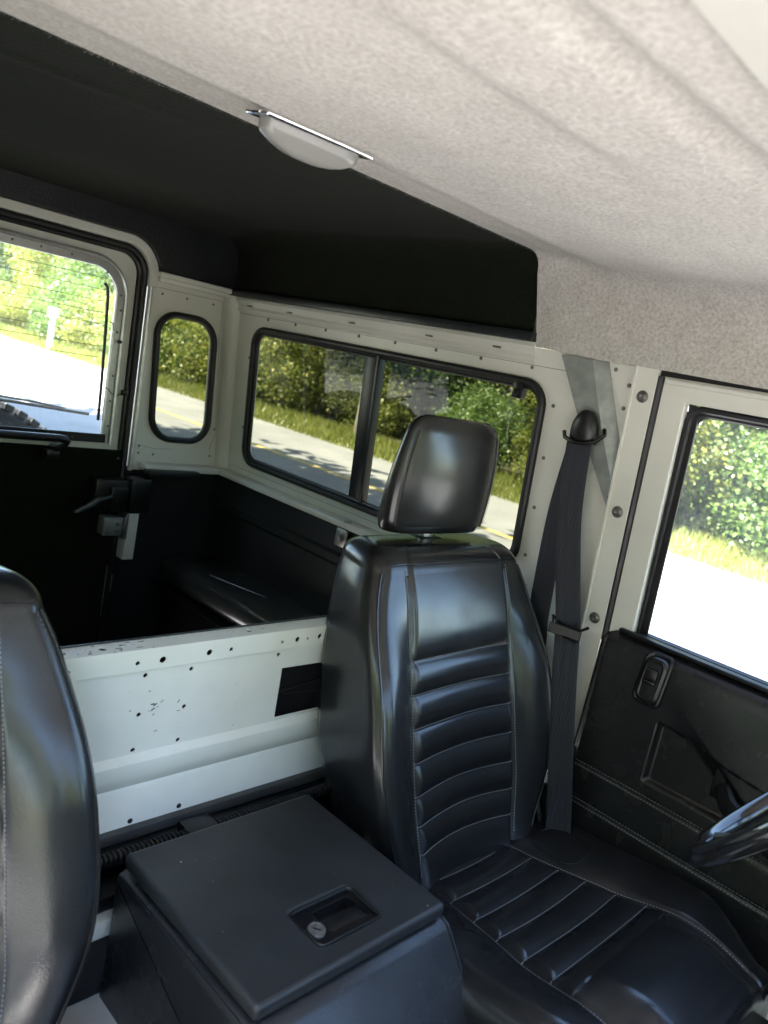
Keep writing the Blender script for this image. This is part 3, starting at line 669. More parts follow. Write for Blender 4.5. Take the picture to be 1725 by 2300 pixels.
wp = G().tube([Rr(x, z, -.045) for x, z in ((-.10, .142), (.1, .137), (.312, .124))], .0045, 6).tube([Rr(x, z, -.055) for x, z in ((-.14, .150), (.05, .149), (.17, .141), (.25, .131))], .0035, 6)
wp.build('wiper', 'rubber', rd)
plate('glass_lower_seal', [(-.345, .052), (.345, .052), (.345, .076), (-.345, .076)], [], .010, REAR, 'rubber', rd, .0, .002)
plate('trim_panel', [(-.392, -.60), (.392, -.60), (.396, .034), (-.396, .034)], [], .012, REAR, 'blackfelt', rd, .004, .003)
screw('screw', Rr(.385, .012, .012), QN, rd, sc=.9)
bar = G().tube([Rr(x, z, d) for x, z, d in ((-.21, .062, .06), (.15, .062, .06), (.19, .062, .06), (.206, .060, .058), (.214, .054, .052), (.212, .046, .046), (.20, .036, .034), (.192, .03, .015))], .0105, 10)
bar.tube([Rr(-.21, .062, .06), Rr(-.22, .05, .04), Rr(-.215, .03, .015)], .0105, 10).build('grab_bar', 'plastic', rd)
G().box(.17, .205, 1.10, 1.13, .004, .028, .004).build('bar_foot', 'plastic', rd)
lt = G().box(.305, .405, 1.075, 1.125, -.130, -.040, .006).box(.345, .40, 1.062, 1.10, -.12, -.055, .008)
latch = lt.build('latch_case', 'plastic', rd)
G().tube([(.345, 1.075, -.085), (.31, 1.065, -.093), (.285, 1.058, -.108), (.25, 1.052, -.124), (.240, 1.052, -.126)], lambda t: .015 - .006 * t, 10, squash=.6).build('lever', 'plastic', latch, local=True)
bs = G().box(.335, .392, 1.062, 1.10, -.198, -.145, .003).box(.340, .387, 1.056, 1.064, -.192, -.151, .003)
br = bs.build('striker_bracket', 'galv', rd)
for z in (-.162, -.182): screw('bolt', (.372, 1.0555, z), (0, -1, 0), br, sc=1.3)
G().box(.394, .402, 1.058, 1.105, -.206, -.14, .002).box(.403, .411, 1.066, 1.105, -.21, -.135, .002).build('hinge_leaf', 'steel', br, local=True)

st = G().box(.404, .47, 1.062, 1.12, -.135, -.030, .010)
st.build('door_striker', 'plastic', body)
G().box(.412, .446, 1.075, 1.12, -.275, -.134, .002).box(.409, .415, 1.068, 1.11, -.27, -.137, .001).build('striker_post', 'paint', body)
G().box(.386, .388, 1.105, 1.108, -.49, -.30).box(.405, .407, 1.105, 1.108, -.46, -.33).build('scratched_edge', 'alum', body)

# ------------------------------------------------------------------ spare wheel on the outside
tw_ = thing('spare_wheel', 'black treaded spare tyre carried outside the rear door glass', 'spare wheel', (0, 1.36, -.60))
c = Vector((0, 1.36, -.235)); tp = []
for k in range(25):
    a = pi * k / 24 - pi / 2; tp.append((.30 + .066 * cos(a) ** .7 if cos(a) > 0 else .30, .11 * sin(a)))
prof = [(.21, -.095), (.25, -.115), (.31, -.118), (.348, -.105), (.360, -.09), (.360, .09), (.348, .105), (.31, .118), (.25, .115), (.21, .095)]
G().lathe(prof, c, (0, 1, 0), 72).build('tyre', 'rubber', tw_)
tb = G()
for j in range(56):
    a = 2 * pi * j / 56
    for q, (y0, y1) in enumerate(((-.108, -.062), (-.052, -.006), (.006, .052), (.062, .108))):
        aa = a + (q % 2) * pi / 56
        F = Matrix.Translation(c) @ Matrix.Rotation(aa, 4, 'Y')
        tb.box(-.0145, .0145, y0, y1, .352, .372, .003, 1, F)
tag(tb.build('tread_blocks', 'rubber', tw_), kind='stuff')
G().lathe([(.0001, -.05), (.09, -.05), (.11, -.03), (.19, -.02), (.212, -.09), (.215, -.09), (.215, .09), (.205, .09), (.15, .0), (.0001, .0)], c, (0, 1, 0), 48).build('rim', 'paint_ext', tw_)
G().tube([(0, 1.17, -.235), (0, 1.36, -.235)], .05, 12).build('carrier', 'plastic', tw_)

# ------------------------------------------------------------------ driver's door
dd = thing('driver_door', "driver's door with white window frame, clear glass and black vinyl trim", 'door', (.72, -.7, -.75))
DG = [(-1.12, .012), (-.309, .012), (-.309, .467), (-.99, .472)]
plate('window_frame', [(-1.17, -.02), (-.258, -.02), (-.258, .508), (-1.02, .512)], [DG], .03, SIDE, 'paint', dd, .004, .002)
G().tube([S(y, z, .012) for y, z in ((-.267, .498), (-.6, .500), (-1.02, .503))], .0055, 8).build('frame_bead', 'paint', dd)
def dglass(d):
    P = [(-1.12 + d, .0), (-.309 - d, .0)]
    r = .03
    for k in range(9):
        a = pi / 2 * k / 8; P.append((-.309 - d - r + r * cos(a), .467 - d - r + r * sin(a)))
    return P + [(-.99, .470 - d)]
lc = [(y, max(z, .012)) for y, z in dglass(.006)]
gc = G().tube([SIDE @ Vector((y, z, .006)) for y, z in lc], .0075, 8, True).tube([SIDE @ Vector((y, z, .014)) for y, z in [(a_, max(b_, .012)) for a_, b_ in dglass(.0135)]], .0075, 8, True)
gc.add([SIDE @ Vector((y, z, .006)) for y, z in [(-.309, .467)] + [(-.309 - .006 - .03 + .03 * cos(pi / 2 * k / 8), .467 - .006 - .03 + .03 * sin(pi / 2 * k / 8)) for k in range(9)]], [tuple(range(10))])
gc.box(-.331, -.306, .0, .452, .007, .012, .001, 1, SIDE); gc.build('glass_channel', 'rubber', dd)
Ld = dglass(.004); me = bpy.data.meshes.new('pane'); me.from_pydata([tuple(SIDE @ Vector((a, b, .014))) for a, b in Ld], [], [tuple(range(len(Ld)))])
link('pane', me, 'clear', dd, False)
G().box(.724, .744, -1.17, -.285, .010, .018, .003).build('waist_seal', 'rubber', dd)
# trim card: height field over (y,z)
def door_x(y, z):
    zt = .014
    x = .712 + .03 * max(0, -z - .3) * 0
    x += .030 * (smooth01((z + .02) / .035)) ** 2                # roll over to the glass
    y0 = -.255
    x += .020 * smooth01((y + .275) / .02)                       # rear edge
    # bulge growing towards the front, with a crease
    a = max(0, -.40 - y); amp = .070 * smooth01(a / .32)
    zc = -.045 - .62 * a; zt2 = -.012 - .10 * a
    if z > zc: k = max(0, min(1, (zt2 - z) / max(.004, zt2 - zc)))
    else: k = max(0, 1 - (zc - z) / .05); k = smooth01(k)
    x -= amp * k
    # recessed map panel
    def inside(y, z, e=.008):
        d = min(-.412 - .03 * (z + .11) / -.13 * -1 * 0 - y, z + .242 - .0, -.118 + .10 * a * 0 - z - .25 * max(0, -.43 - y) * .35)
        return smooth01(d / e)
    if y > -1.05: x += .012 * inside(y, z)
    # stitched grooves
    for zs in (-.272, -.348):
        x += .0035 * exp(-((z - zs) / .004) ** 2)
    x += .0018 * sin(y * 23 + z * 7) * sin(z * 17) * .4
    # latch surround
    return x
def door_pt(a, b):
    y = -1.17 + .917 * a; z = -.72 + .738 * b
    top = .018; 
    cut = smooth01((y + .30) / .05)
    z = min(z, .018 - .022 * cut * (1 if b > .97 else 0))
    return (door_x(y, z), y, z)
card = G().grid(door_pt, 260, 240).build('trim_card', 'door_vinyl', dd, angle=60)
def stitch_line(g, fn, n, L=.6, r=.0009, up=Vector((0, 0, 1))):
    for k in range(n):
        a, b = Vector(fn((k + .1) / n)), Vector(fn((k + .1 + L) / n)); g.tube([a, (a + b) / 2, b], r, 4)
sg = G()
for zs in (-.272, -.348):
    for dz in (.0045, -.0045): stitch_line(sg, lambda t, z=zs + dz: (door_x(-.275 - .85 * t, z) - .0008, -.275 - .85 * t, z), 130, .62, .0008)
tag(sg.build('stitching', 'thread', card, local=True), kind='stuff')
# latch bezel
lb = G()
for o_, w_, h_, d_ in ((.0, .024, .047, .006), (.004, .017, .038, .0075)):
    loop = rrect(-.382 - w_, -.382 + w_, -.048 - h_, -.048 + h_, .011)
    lb.tube([(door_x(y, z) - o_, y - .07 * (z + .048), z) for y, z in loop], d_, 8, True)
bz = lb.build('latch_bezel', 'plastic', dd)
G().box(.700, .716, -.398, -.366, -.085, -.012, .004).build('latch_cup', 'dark', bz, local=True)
G().box(.694, .706, -.394, -.369, -.047, -.024, .003).box(.692, .702, -.394, -.369, -.054, -.046, .002).build('latch_lever', 'plastic', bz, local=True)
G().tube([(.690, -.56, -.17), (.668, -.58, -.185), (.655, -.62, -.20), (.652, -.72, -.225), (.66, -.80, -.24), (.695, -.83, -.245)], .014, 10, squash=1.4).build('pull_handle', 'plastic', dd)
G().box(.70, .712, -.575, -.535, -.20, -.145, .005).build('handle_mount', 'plastic', dd)
G().box(.700, .742, -.262, -.250, -.285, -.255, .003).box(.690, .72, -.272, -.256, -.292, -.284, .002).build('latch_tongue', 'steel', dd)
G().box(.734, .752, -1.17, -.262, -.72, -.03).build('inner_skin', 'paint_ext', dd)

# ------------------------------------------------------------------ seat belt
sbt = thing('seat_belt', 'black seat belt hanging from the loop on the door pillar', 'seat belt', (.70, -.15, .38))
def ribbon(g, pts, wd, th=.0012, across=None):
    rr = []
    for i, p in enumerate(pts):
        a, b = Vector(pts[max(0, i - 1)]), Vector(pts[min(len(pts) - 1, i + 1)]); t = (b - a).normalized()
        ac = Vector(across(i / (len(pts) - 1)) if callable(across) else across).normalized(); ac = (ac - t * ac.dot(t)).normalized(); n = t.cross(ac)
        p = Vector(p); q = []
        for k in range(9):
            u = -1 + k / 4; q.append(p + ac * u * wd / 2 + n * (th * .5 + .0005 * cos(u * 9)))
        for k in range(8, -1, -1):
            u = -1 + k / 4; q.append(p + ac * u * wd / 2 - n * th * .5)
        rr.append(q)
    return g.rings(rr)
def cr(P, n):
    P = [Vector(p) for p in P]; out = []
    for i in range(len(P) - 1):
        a, b, c_, d = P[max(0, i - 1)], P[i], P[i + 1], P[min(len(P) - 1, i + 2)]
        for k in range(n):
            t = k / n; out.append(.5 * ((2 * b) + (c_ - a) * t + (2 * a - 5 * b + 4 * c_ - d) * t * t + (3 * b - a - 3 * c_ + d) * t ** 3))
    return out + [P[-1]]
ribbon(G(), cr([(.676, -.128, .352), (.672, -.150, .20), (.666, -.205, .01), (.660, -.232, -.10), (.656, -.262, -.22), (.650, -.302, -.37), (.646, -.318, -.43)], 12), .050, .0013, (.25, -1, 0)).build('webbing', 'web', sbt)
ribbon(G(), cr([(.685, -.124, .350), (.692, -.112, .20), (.70, -.118, .0), (.704, -.13, -.12), (.70, -.14, -.5)], 10), .047, .0013, (.1, -1, .1)).build('retractor_webbing', 'web', sbt)
cv = []
for k, (h, wy, wx) in enumerate(((.352, .030, .013), (.372, .031, .016), (.390, .028, .017), (.405, .021, .015), (.414, .012, .010), (.417, .003, .003))):
    cv.append([(.684 - .098 * (h - .352) + wx * cos(2 * pi * j / 24), -.130 + wy * sin(2 * pi * j / 24), h) for j in range(24)])
G().rings(cv).build('loop_cover', 'plastic', sbt, angle=60)
G().tube([(.675, -.090, .366), (.668, -.098, .356), (.664, -.12, .350), (.664, -.145, .352), (.668, -.166, .360), (.676, -.178, .376), (.684, -.170, .386)], .0042, 8).build('loop_bar', 'plastic', sbt)
tg = G().tube([(.672, -.168, .004), (.658, -.20, -.002), (.652, -.244, .002), (.655, -.258, .014)], .003, 8)
tg.tube([(.668, -.172, .002), (.664, -.18, -.024), (.652, -.205, -.020), (.648, -.23, -.022), (.648, -.246, -.022)], .0022, 6)
F = Matrix.Translation((.655, -.213, -.010)) @ Matrix.Rotation(radians(14), 4, 'Z')
tg.box(-.006, -.002, -.032, .034, -.012, .010, .0015, 1, F)
tg.build('tongue', 'plastic', sbt)

# ------------------------------------------------------------------ front seats (local frame: x across, y rearwards, z up as in the cabin)
RIBZ = [-.058, -.1125, -.168, -.223, -.276, -.325, -.371]
HW = [(-.44, .180), (-.38, .208), (-.30, .242), (-.22, .258), (-.14, .258), (-.06, .250), (0, .238), (.05, .224), (.085, .210)]
INS = .1415
def hw(z): return lerp(HW, z) if z < .085 else .190
def hw_lin(z):
    z = max(HW[0][0], min(HW[-1][0], z))
    for i in range(len(HW) - 1):
        (a, x), (b, y) = HW[i], HW[i + 1]
        if z <= b:
            m0 = (HW[i + 1][1] - HW[max(0, i - 1)][1]) / (HW[i + 1][0] - HW[max(0, i - 1)][0]); m1 = (HW[min(len(HW) - 1, i + 2)][1] - x) / (HW[min(len(HW) - 1, i + 2)][0] - a)
            h = b - a; t = (z - a) / h
            return (2 * t ** 3 - 3 * t * t + 1) * x + (t ** 3 - 2 * t * t + t) * h * m0 + (-2 * t ** 3 + 3 * t * t) * y + (t ** 3 - t * t) * h * m1
def ins(z): return INS + .003 * sin((z + .4) * 6) - .010 * smooth01((-.28 - z) / .12)
def back_y(x, z):
    """front surface of the backrest"""
    W = hw_lin(z); ax = abs(x); i_ = ins(z); y = -.121 + .33 * z + .35 * max(0, z - .02) ** 2 * 4
    conc = .004 + .015 * smooth01((-.05 - z) / .3)
    if ax < i_: y += conc * (1 - (ax / i_) ** 2)
    # side bolsters
    bol = .038 * smooth01((.07 - z) / .2) * (1 - .55 * smooth01((-.25 - z) / .15))
    if ax > i_:
        t = (ax - i_) / max(.01, W - i_); y -= bol * sin(min(1, t * 1.05) * pi * .62) 
    # quilting
    if ax < i_:
        fade = smooth01((i_ - ax) / .014)
        dmin = min(abs(z - q) for q in RIBZ)
        if z < RIBZ[0]: y -= .0100 * (1 - exp(-dmin / .011)) * fade
        else: y -= .0085 * (1 - exp(-dmin / .014)) * exp(-max(0, z + .03) * 3) * fade
        y -= -.0 
    y += .0035 * exp(-((ax - i_) / .0042) ** 2) * (1 if z < .08 else 0)
    y += .0015 * sin(x * 31 + z * 17) * sin(z * 23 + 2) * .5
    return y
def thick(z): return .165 - .13 * (z + .3) * .6
RAD = .032
def back_section(z, n=200, W=None):
    W = W or hw_lin(z); P = []
    for k in range(n + 1):
        u = -1 + 2 * k / n; u = sin(u * pi / 2) * .35 + u * .65; x = u * W; y = back_y(x * .9999, z)
        e = (abs(x) - (W - RAD)) / RAD
        if e > 0: y += RAD * (1 - sqrt(max(0, 1 - min(1, e) ** 2)))
        P.append((x, y, z))
    ye = P[-1][1]; yb = -.121 + .33 * z + thick(z)
    for k in range(1, 10): P.append((W - .020 * (k / 9) ** 1.5, ye + (yb - .02 - ye) * k / 9, z))
    P.append((W - .028, yb - .004, z)); P.append((W - .038, yb, z))
    for k in range(1, 8): P.append((W - .038 - 2 * (W - .038) * k / 8, yb + .006 * sin(pi * k / 8), z))
    P.append((-W + .038, yb, z)); P.append((-W + .028, yb - .004, z))
    for k in range(9, 0, -1): P.append((-W + .020 * (k / 9) ** 1.5, ye + (yb - .02 - ye) * k / 9, z))
    return P
def make_seat(label, x):
    seat = thing('car_seat_unit', label, 'seat', (x, 0, 0), 'front seats')
    rr = []; zs = [-.43 + (.085 + .43) * k / 250 for k in range(251)]
    # closed underside
    first = back_section(zs[0]); cy = sum(p[1] for p in first) / len(first)
    for k in (0, .5, .8): rr.append([(px * (.7 + .3 * k), cy + (py - cy) * (.6 + .4 * k), zs[0] - .02 * (1 - k)) for px, py, pz in first])
    rr += [back_section(z) for z in zs]
    top = back_section(.085); cy = (min(p[1] for p in top) + max(p[1] for p in top)) / 2; H = .036
    for k in range(1, 13):
        a = pi / 2 * k / 12; ins_ = (1 - cos(a)); q = []
        for px, py, pz in top:
            half = (max(p[1] for p in top) - min(p[1] for p in top)) / 2
            q.append((px * (1 - ins_ * .22), cy + .33 * H * sin(a) + (py - cy) * (1 - ins_ * .62), pz + H * sin(a)))
        rr.append(q)
    b = G().rings(rr).build('backrest', 'leather', seat, angle=75, local=True)
    # seams of the backrest
    s1 = G()
    for zq in RIBZ:
        stitch_line(s1, lambda t, z=zq: ((-1 + 2 * t) * ins(z), back_y((-1 + 2 * t) * ins(z), z) - .0012, z + .0022), 50, .68, .0009)
    for sgn in (-1, 1):
        stitch_line(s1, lambda t: (sgn * (ins(-.40 + .49 * t) + .0055), back_y(ins(-.40 + .49 * t) + .0055, -.40 + .49 * t) - .0010, -.40 + .49 * t), 96, .6, .0008)
    tag(s1.build('stitching', 'thread', b, local=True), kind='stuff')
    s2 = G()
    for sgn in (-1, 1):
        def side_seam(t):
            z = -.40 + .485 * t; W = hw_lin(z); xx = W - .010; y = back_y(xx, z); e = (xx - (W - RAD)) / RAD
            return (sgn * xx, y + RAD * (1 - sqrt(max(0, 1 - e * e))) - .0015, z)
        s2.tube([side_seam(k / 60) for k in range(61)], .0022, 6)
        g3_ = G(); stitch_line(s2, lambda t: Vector(side_seam(t)) + Vector((-sgn * .006, -.0028, 0)), 80, .6, .0008)
    ztop = .085 + H * sin(pi / 2 * 4 / 12)
    tp_ = []
    for k in range(41):
        u = -1 + 2 * k / 40; a = pi / 2 * 3 / 12; xx = u * .200
        yy_ = back_y(xx, .085); e = (abs(xx) - (.21 - RAD)) / RAD
        if e > 0: yy_ += RAD * (1 - sqrt(max(0, 1 - min(1, e) ** 2)))
        tp_.append((xx * .985, yy_ + .004 * 1 + .003, .085 + H * sin(a) * (1 - .25 * max(0, abs(u) - .8) / .2)))
    s2.tube(tp_, .002, 6)
    s2.build('piping', 'leather', b, local=True)
    # cushion
    def cz(x, y):
        ax = abs(x); i_ = .118 + .045 * smooth01((-.25 - y) / .35); z = -.42 - .1 * (y + .25)
        W_ = .285
        RY = [-.259, -.313, -.367, -.418, -.472, -.525]
        bol = .030 * smooth01((-.20 - y) / .12) * (1 - .5 * smooth01((-.58 - y) / .12))
        if ax > i_:
            t = (ax - i_) / (W_ - i_); z += bol * sin(min(1, t) * pi * .55)
        else:
            z -= .008 * (1 - (ax / i_) ** 2) * (1 - smooth01((-.55 - y) / .1))
            f = smooth01((i_ - ax) / .022)
            if y > -.56:
                dm = min(abs(y - q) for q in RY); z += .008 * (1 - exp(-dm / .010)) * f
                z -= 0
            else: z += (.008 + .012 * sin(min(1, (-.56 - y) / .14) * pi * .7)) * smooth01((i_ - ax) / .07)
        z += .018 * smooth01((-.46 - y) / .12) * max(0, 1 - (x / .27) ** 2) - 1.7 * max(0, -.565 - y) ** 2
        z -= .004 * exp(-((ax - i_) / .005) ** 2)
        z += .0015 * sin(x * 21 + y * 13) * sin(y * 19 + 1)
        return z
    def W_at(y): return .285 - .055 * smooth01((-.56 - y) / .15) - .07 * smooth01((y + .27) / .07)
    def cush(a, b_):
        # a: 0 bottom-left .. over the top .. 1 bottom-right, b_: 0 rear .. 1 front
        y = -.20 - .50 * min(1, b_ / .86)
        W_ = W_at(y); r = .045; T = 2 * (W_ - r); A = r * pi / 2; Hh = .075; tot = T + 2 * A + 2 * Hh; s_ = a * tot
        if s_ < Hh: x, dz = -W_, -r - (Hh - s_)
        elif s_ < Hh + A: t = (s_ - Hh) / r; x, dz = -W_ + r - r * cos(t), -r + r * sin(t)
        elif s_ < Hh + A + T: x, dz = -W_ + r + (s_ - Hh - A), 0
        elif s_ < Hh + 2 * A + T: t = (s_ - Hh - A - T) / r; x, dz = W_ - r + r * sin(t), -r + r * cos(t)
        else: x, dz = W_, -r - (s_ - Hh - 2 * A - T)
        z = cz(x, y) + dz
        if b_ > .86:                                    # front roll, then down the front face
            t = (b_ - .86) / .14; k = min(1, t / .45); an = k * pi / 2
            zz = cz(x, y) if dz == 0 else z
            y -= .030 * sin(an); z -= .030 * (1 - cos(an))
            if t > .45: z -= (t - .45) / .55 * .09
            zfl = cz(0, -.70) - .15
            z = max(z, zfl)
        return (x, y, z)
    cu = G().grid(cush, 260, 320).build('cushion', 'leather', seat, angle=75, local=True)
    s3 = G()
    for yq in (-.259, -.313, -.367, -.418, -.472, -.525):
        i_ = .118 + .045 * smooth01((-.25 - yq) / .35)
        stitch_line(s3, lambda t, y=yq, i_=i_: ((-1 + 2 * t) * i_, y, cz((-1 + 2 * t) * i_, y) + .0008), 46, .62, .0007)
    for sgn in (-1, 1):
        def il(t):
            y = -.23 - .46 * t; i_ = .118 + .045 * smooth01((-.25 - y) / .35); return (sgn * (i_ + .003), y, cz(i_ + .003, y) + .0006)
        stitch_line(s3, il, 84, .6, .0007)
    tag(s3.build('stitching', 'thread', cu, local=True), kind='stuff')
    s4 = G()
    fl = [Vector(cush(k / 150, .895)) for k in range(12, 139)]
    s4.tube([p_ + Vector((0, -.0005, .0012)) for p_ in fl], .0026, 6)
    for a_ in (.075, .925): s4.tube([Vector(cush(a_, k / 60 * .86)) for k in range(61)], .002, 6)
    s4.build('piping', 'leather', cu, local=True)
    # sensor patch on the outer bolster
    pt = rrect(-.035, .035, -.050, .050, .028)
    G().tube([(.160 + a_ + .02, -.335 + b_, cz(.160 + a_ + .02, -.335 + b_) + .0006) for a_, b_ in pt], .0013, 5, True).build('bolster_patch_seam', 'leather', cu, local=True)
    # headrest
    hr = []
    for k in range(41):
        v = k / 40; z = .137 + .216 * v
        wv = .134 + .012 * sin(pi * v) - .014 * v; e = 1
        if v > .86: e = sqrt(max(.02, 1 - ((v - .86) / .14) ** 2)) ; wv *= .72 + .28 * e
        if v < .08: wv *= .955 + .045 * v / .08
        th_ = .040 - .020 * v
        if v > .86: th_ *= .35 + .65 * e
        if v < .07: th_ *= .86 + .14 * v / .07
        yc = -.034 + .02 * (z - .137) + (.040 - .020 * v); q = []
        for j in range(64):
            t = 2 * pi * j / 64; c_, s_ = cos(t), sin(t)
            ex = .50 if s_ < 0 else .42
            px = (abs(c_) ** ex) * (1 if c_ >= 0 else -1) * wv; py = (abs(s_) ** (.62)) * (1 if s_ >= 0 else -1) * th_
            if s_ < 0: py -= .014 * (1 - (px / wv) ** 2) * sin(pi * min(1, v * 1.05))
            px *= 1 - .10 * (py / th_) * (1 if py > 0 else 0)
            q.append((px, yc + py, z))
        hr.append(q)
    h = G().rings(hr).build('headrest', 'leather', seat, angle=75, local=True)
    s5 = G()
    for sgn in (-1, 1):
        def hs_(t):
            kk = 2 + t * 33; k0 = int(kk); f_ = kk - k0; j = 38 if sgn < 0 else 58
            return Vector(hr[k0][j]).lerp(Vector(hr[k0 + 1][j]), f_) + Vector((0, -.001, 0))
        s5 = G(); s5.tube([hs_(k / 40) for k in range(41)], .0016, 6); stitch_line(s5, lambda t: hs_(t) + Vector((sgn * .0045, -.0002, 0)), 34, .6, .0009)
        tag(s5.build('seam', 'leather', h, local=True), kind='stuff')
    G().box(-.014, .014, .000, .014, .085, .155, .004).build('headrest_post', 'steel', seat, local=True)
    G().box(-.030, .030, -.012, .026, .116, .1225, .003).build('post_collar', 'plastic', seat, local=True)
    # recliner hinge
    for sgn in (1,):
        rc = G().box(.232, .244, -.30, -.16, -.44, -.33, .004).tube([(.25, -.205, -.335), (.252, -.225, -.355), (.254, -.250, -.40), (.256, -.27, -.43)], lambda t: .020 + .008 * sin(pi * t), 10, squash=.4)
        rc.build('recliner_cover', 'plastic', seat, local=True)
        G().tube([(.2445, -.218, -.345), (.2455, -.275, -.43)], .0018, 6).lathe([(.010, 0), (.010, .006), (.0001, .007)], (.243, -.262, -.405), (1, 0, 0), 8).build('recliner_spring', 'steel', seat, local=True)
        G().tube([(.262, -.275, -.40), (.275, -.29, -.405), (.282, -.305, -.415)], .003, 6).build('recliner_lever', 'alum', seat, local=True)
    G().box(-.22, .22, -.66, -.16, -.545, -.475, .01).build('seat_base', 'plastic', seat, local=True)
    return seat
driver = make_seat("driver's black leather seat with ribbed back, beside the window belt", .437)
def copy_tree(o, parent=None):
    c_ = o.copy(); COL.objects.link(c_)
    if parent: c_.parent = parent
    for ch in list(o.children): copy_tree(ch, c_)
    return c_
pas = copy_tree(driver)
for ch in list(pas.children):
    if ch.name.startswith('recliner'): bpy.data.objects.remove(ch)
    elif ch.name.startswith('cushion'):
        for g_ in list(ch.children):
            if g_.name.startswith('bolster'): bpy.data.objects.remove(g_)
pas.location = (-.508, .04, -.03)
pas['label'] = 'black leather passenger seat cut off by the left edge of the picture'
ORIG[pas.name] = pas.location.copy()
G().box(.68, .735, -.82, -.60, -.50, -.47, .004).build('sill_trim', 'paint', body)

# ------------------------------------------------------------------ lockable box between the seats
cb = thing('cubby_box', 'black vinyl storage box with hinged lid between the front seats', 'storage box', (0, -.25, -.52))
LX, LY0, LY1, LZ = .1675, -.396, -.083, -.300
LF = frame((0, 0, LZ), (1, 0, 0), (0, 1, 0))
PK = rrect(-.042, .068, -.361, -.294, .008)
lid = plate('lid', rrect(-LX, LX, LY0, LY1, .008), [PK], .022, LF, 'lid', cb, -.011, .007, 3)
def lid_sub(gm, name, mat): return gm.build(name, mat, lid, local=True)
lid_sub(G().tube([LF @ Vector((a, b, -.0012)) for a, b in PK], .0022, 6, True), 'pocket_rim', 'plastic')
TR_ = plate_mesh(rrect(-.044, .070, -.363, -.292, .008), [rrect(-.010, .058, -.345, -.304, .005), circ(-.026, -.334, .012, 20)], .002, .0006); TR_.transform(LF @ Matrix.Translation((0, 0, -.007)))
tr_ = link('latch_tray', TR_, 'plastic', lid, local=True)
pk = G(); pz = LZ - .028
pk.grid(lambda a, b: (-.012 + .072 * a, -.347 + .045 * b, pz), 1, 1)
for (a0, b0), (a1, b1) in (((-.010, -.345), (.058, -.345)), ((.058, -.345), (.058, -.304)), ((.058, -.304), (-.010, -.304)), ((-.010, -.304), (-.010, -.345))):
    pk.add([(a0, b0, LZ - .008), (a1, b1, LZ - .008), (a1, b1, pz), (a0, b0, pz)], [(0, 1, 2, 3)])
lid_sub(pk, 'latch_pocket', 'plastic')
G().box(-.009, .057, -.345, -.322, LZ - .0105, LZ - .0065, .0012).build('latch_paddle', 'plastic', lid, local=True)
lk = G().lathe([(.0125, -.012), (.0125, .001), (.0115, .0025), (.0095, .0025), (.009, .0015), (.0001, .0015)], (-.026, -.334, LZ - .004), (-.05, -.12, 1), 24)
lid_sub(lk, 'lock_barrel', 'screw')
G().box(-.001, .001, -.0055, .0055, 0, .0008, 0, 1, Matrix.Translation((-.026, -.3345, LZ - .0022)) @ Matrix.Rotation(radians(40), 4, 'Z')).build('keyhole', 'dark', lid, local=True)
dust = G(); rd_ = random.Random(9)
for k in range(18):
    x, y = rd_.uniform(-.15, .15), rd_.uniform(-.385, -.10)
    if -.05 < x < .075 and -.37 < y < -.29: continue
    s_ = rd_.choice((.0002, .00025, .0003, .0003, .0007)); dust.box(x - s_, x + s_, y - s_, y + s_, LZ, LZ + s_ * .6)
tag(dust.build('dust_specks', 'speck', lid, smooth=False, local=True), kind='stuff')
bx = G()
pr_ = [(-.088, -.324), (-.388, -.324), (-.402, -.328), (-.412, -.337), (-.55, -.503), (-.556, -.515), (-.56, -.70), (-.085, -.70), (-.083, -.330)]
def inset(pr, d, x):
    n = len(pr); out = []
    for i in range(n):
        p0, p1, p2 = Vector(pr[i - 1]), Vector(pr[i]), Vector(pr[(i + 1) % n])
        e = ((p1 - p0).normalized() + (p2 - p1).normalized()).normalized(); nrm = Vector((-e.y, e.x))
        out.append((x, p1.x - nrm.x * -d, p1.y - nrm.y * -d))
    return out
cr_ = .014
sec = [(-.178 + cr_ * (1 - cos(pi / 2 * k / 6)), cr_ * (1 - sin(pi / 2 * k / 6))) for k in range(7)]
sec = sec + [(-x, d) for x, d in sec[::-1]]
bx.rings([inset(pr_, d, x) for x, d in sec]).build('carcass', 'box_leather', cb, angle=50)
s6 = G()
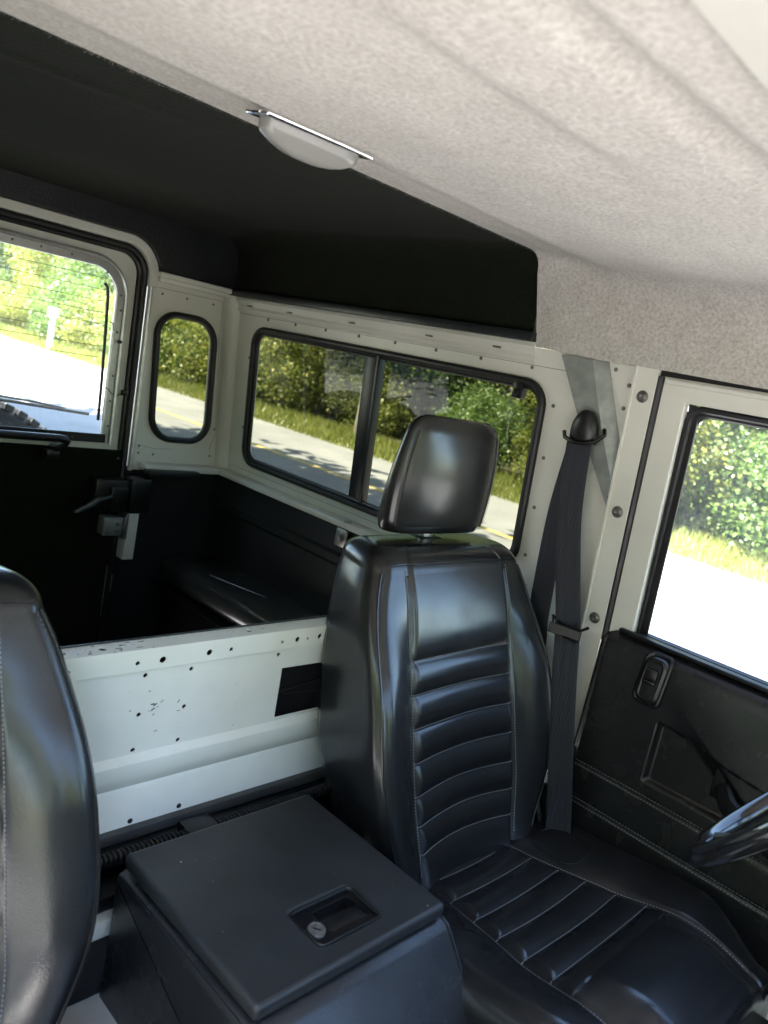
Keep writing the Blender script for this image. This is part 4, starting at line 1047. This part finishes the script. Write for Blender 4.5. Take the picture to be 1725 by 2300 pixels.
for x in (-.1740, .1740): G().tube([(x, -.09, -.328), (x, -.385, -.328), (x, -.400, -.332), (x, -.409, -.340), (x, -.546, -.505), (x, -.555, -.52), (x, -.557, -.6)], .0018, 6).build('piping', 'box_leather', cb)

# ------------------------------------------------------------------ bench seat in the rear
bn = thing('rear_bench', 'black cushioned side bench in the dark rear load area', 'bench', (.64, .6, -.75))
bc = []
for y, k in ((.06, .9), (.07, 1), (.4, 1), (.8, 1), (1.085, 1), (1.095, .97), (1.10, .88)):
    prf = [(.735, -.30), (.62, -.296), (.585, -.300), (.568, -.310), (.560, -.326), (.560, -.350), (.566, -.372), (.58, -.383), (.735, -.385)]
    cz_ = -.34; bc.append([(.66 + (x - .66) * (k if x < .7 else 1), y, cz_ + (z - cz_) * k + .024) for x, z in prf])
G().rings(bc).build('cushion', 'bench', bn, angle=60)
G().box(.585, .735, .06, 1.12, -.75, -.362, .005).build('box', 'carpet', bn)
G().box(.545, .59, .06, 1.12, -.370, -.362, .002).build('lip', 'carpet', bn)
G().tube([(.60, .90, -.2728), (.63, .78, -.2718), (.655, .70, -.2718)], .0014, 5).build('cushion_crease', 'leather', bn)
# ------------------------------------------------------------------ steering wheel
sw_ = thing('steering_wheel', 'black steering wheel rim cut off by the right edge of the picture', 'steering wheel', (.42, -.75, 0))
tl = radians(38); cc = Vector((.425, -.752, .018)); e1 = Vector((1, 0, 0)); e2 = Vector((0, -sin(tl), cos(tl))); nn = e1.cross(e2)
G().tube([cc + (e1 * cos(2 * pi * k / 72) + e2 * sin(2 * pi * k / 72)) * .195 for k in range(72)], .0130, 14, True, squash=1.1).build('rim', 'gloss', sw_)
hubp = cc - nn * (-1) * 0.0 + Vector((0, -.06, -.04))
G().lathe([(.0001, .03), (.06, .025), (.07, .0), (.065, -.03), (.0001, -.03)], hubp, (0, .79, .62), 28).build('hub', 'plastic', sw_)
for a_ in (.2, pi - .2, 1.5 * pi): G().tube([hubp + (e1 * cos(a_) + e2 * sin(a_)) * .05, cc + (e1 * cos(a_) + e2 * sin(a_)) * .19], .013, 8, squash=.6).build('spoke', 'plastic', sw_)
G().tube([hubp, hubp + Vector((0, -.40, -.28))], .03, 10).build('column', 'plastic', sw_)
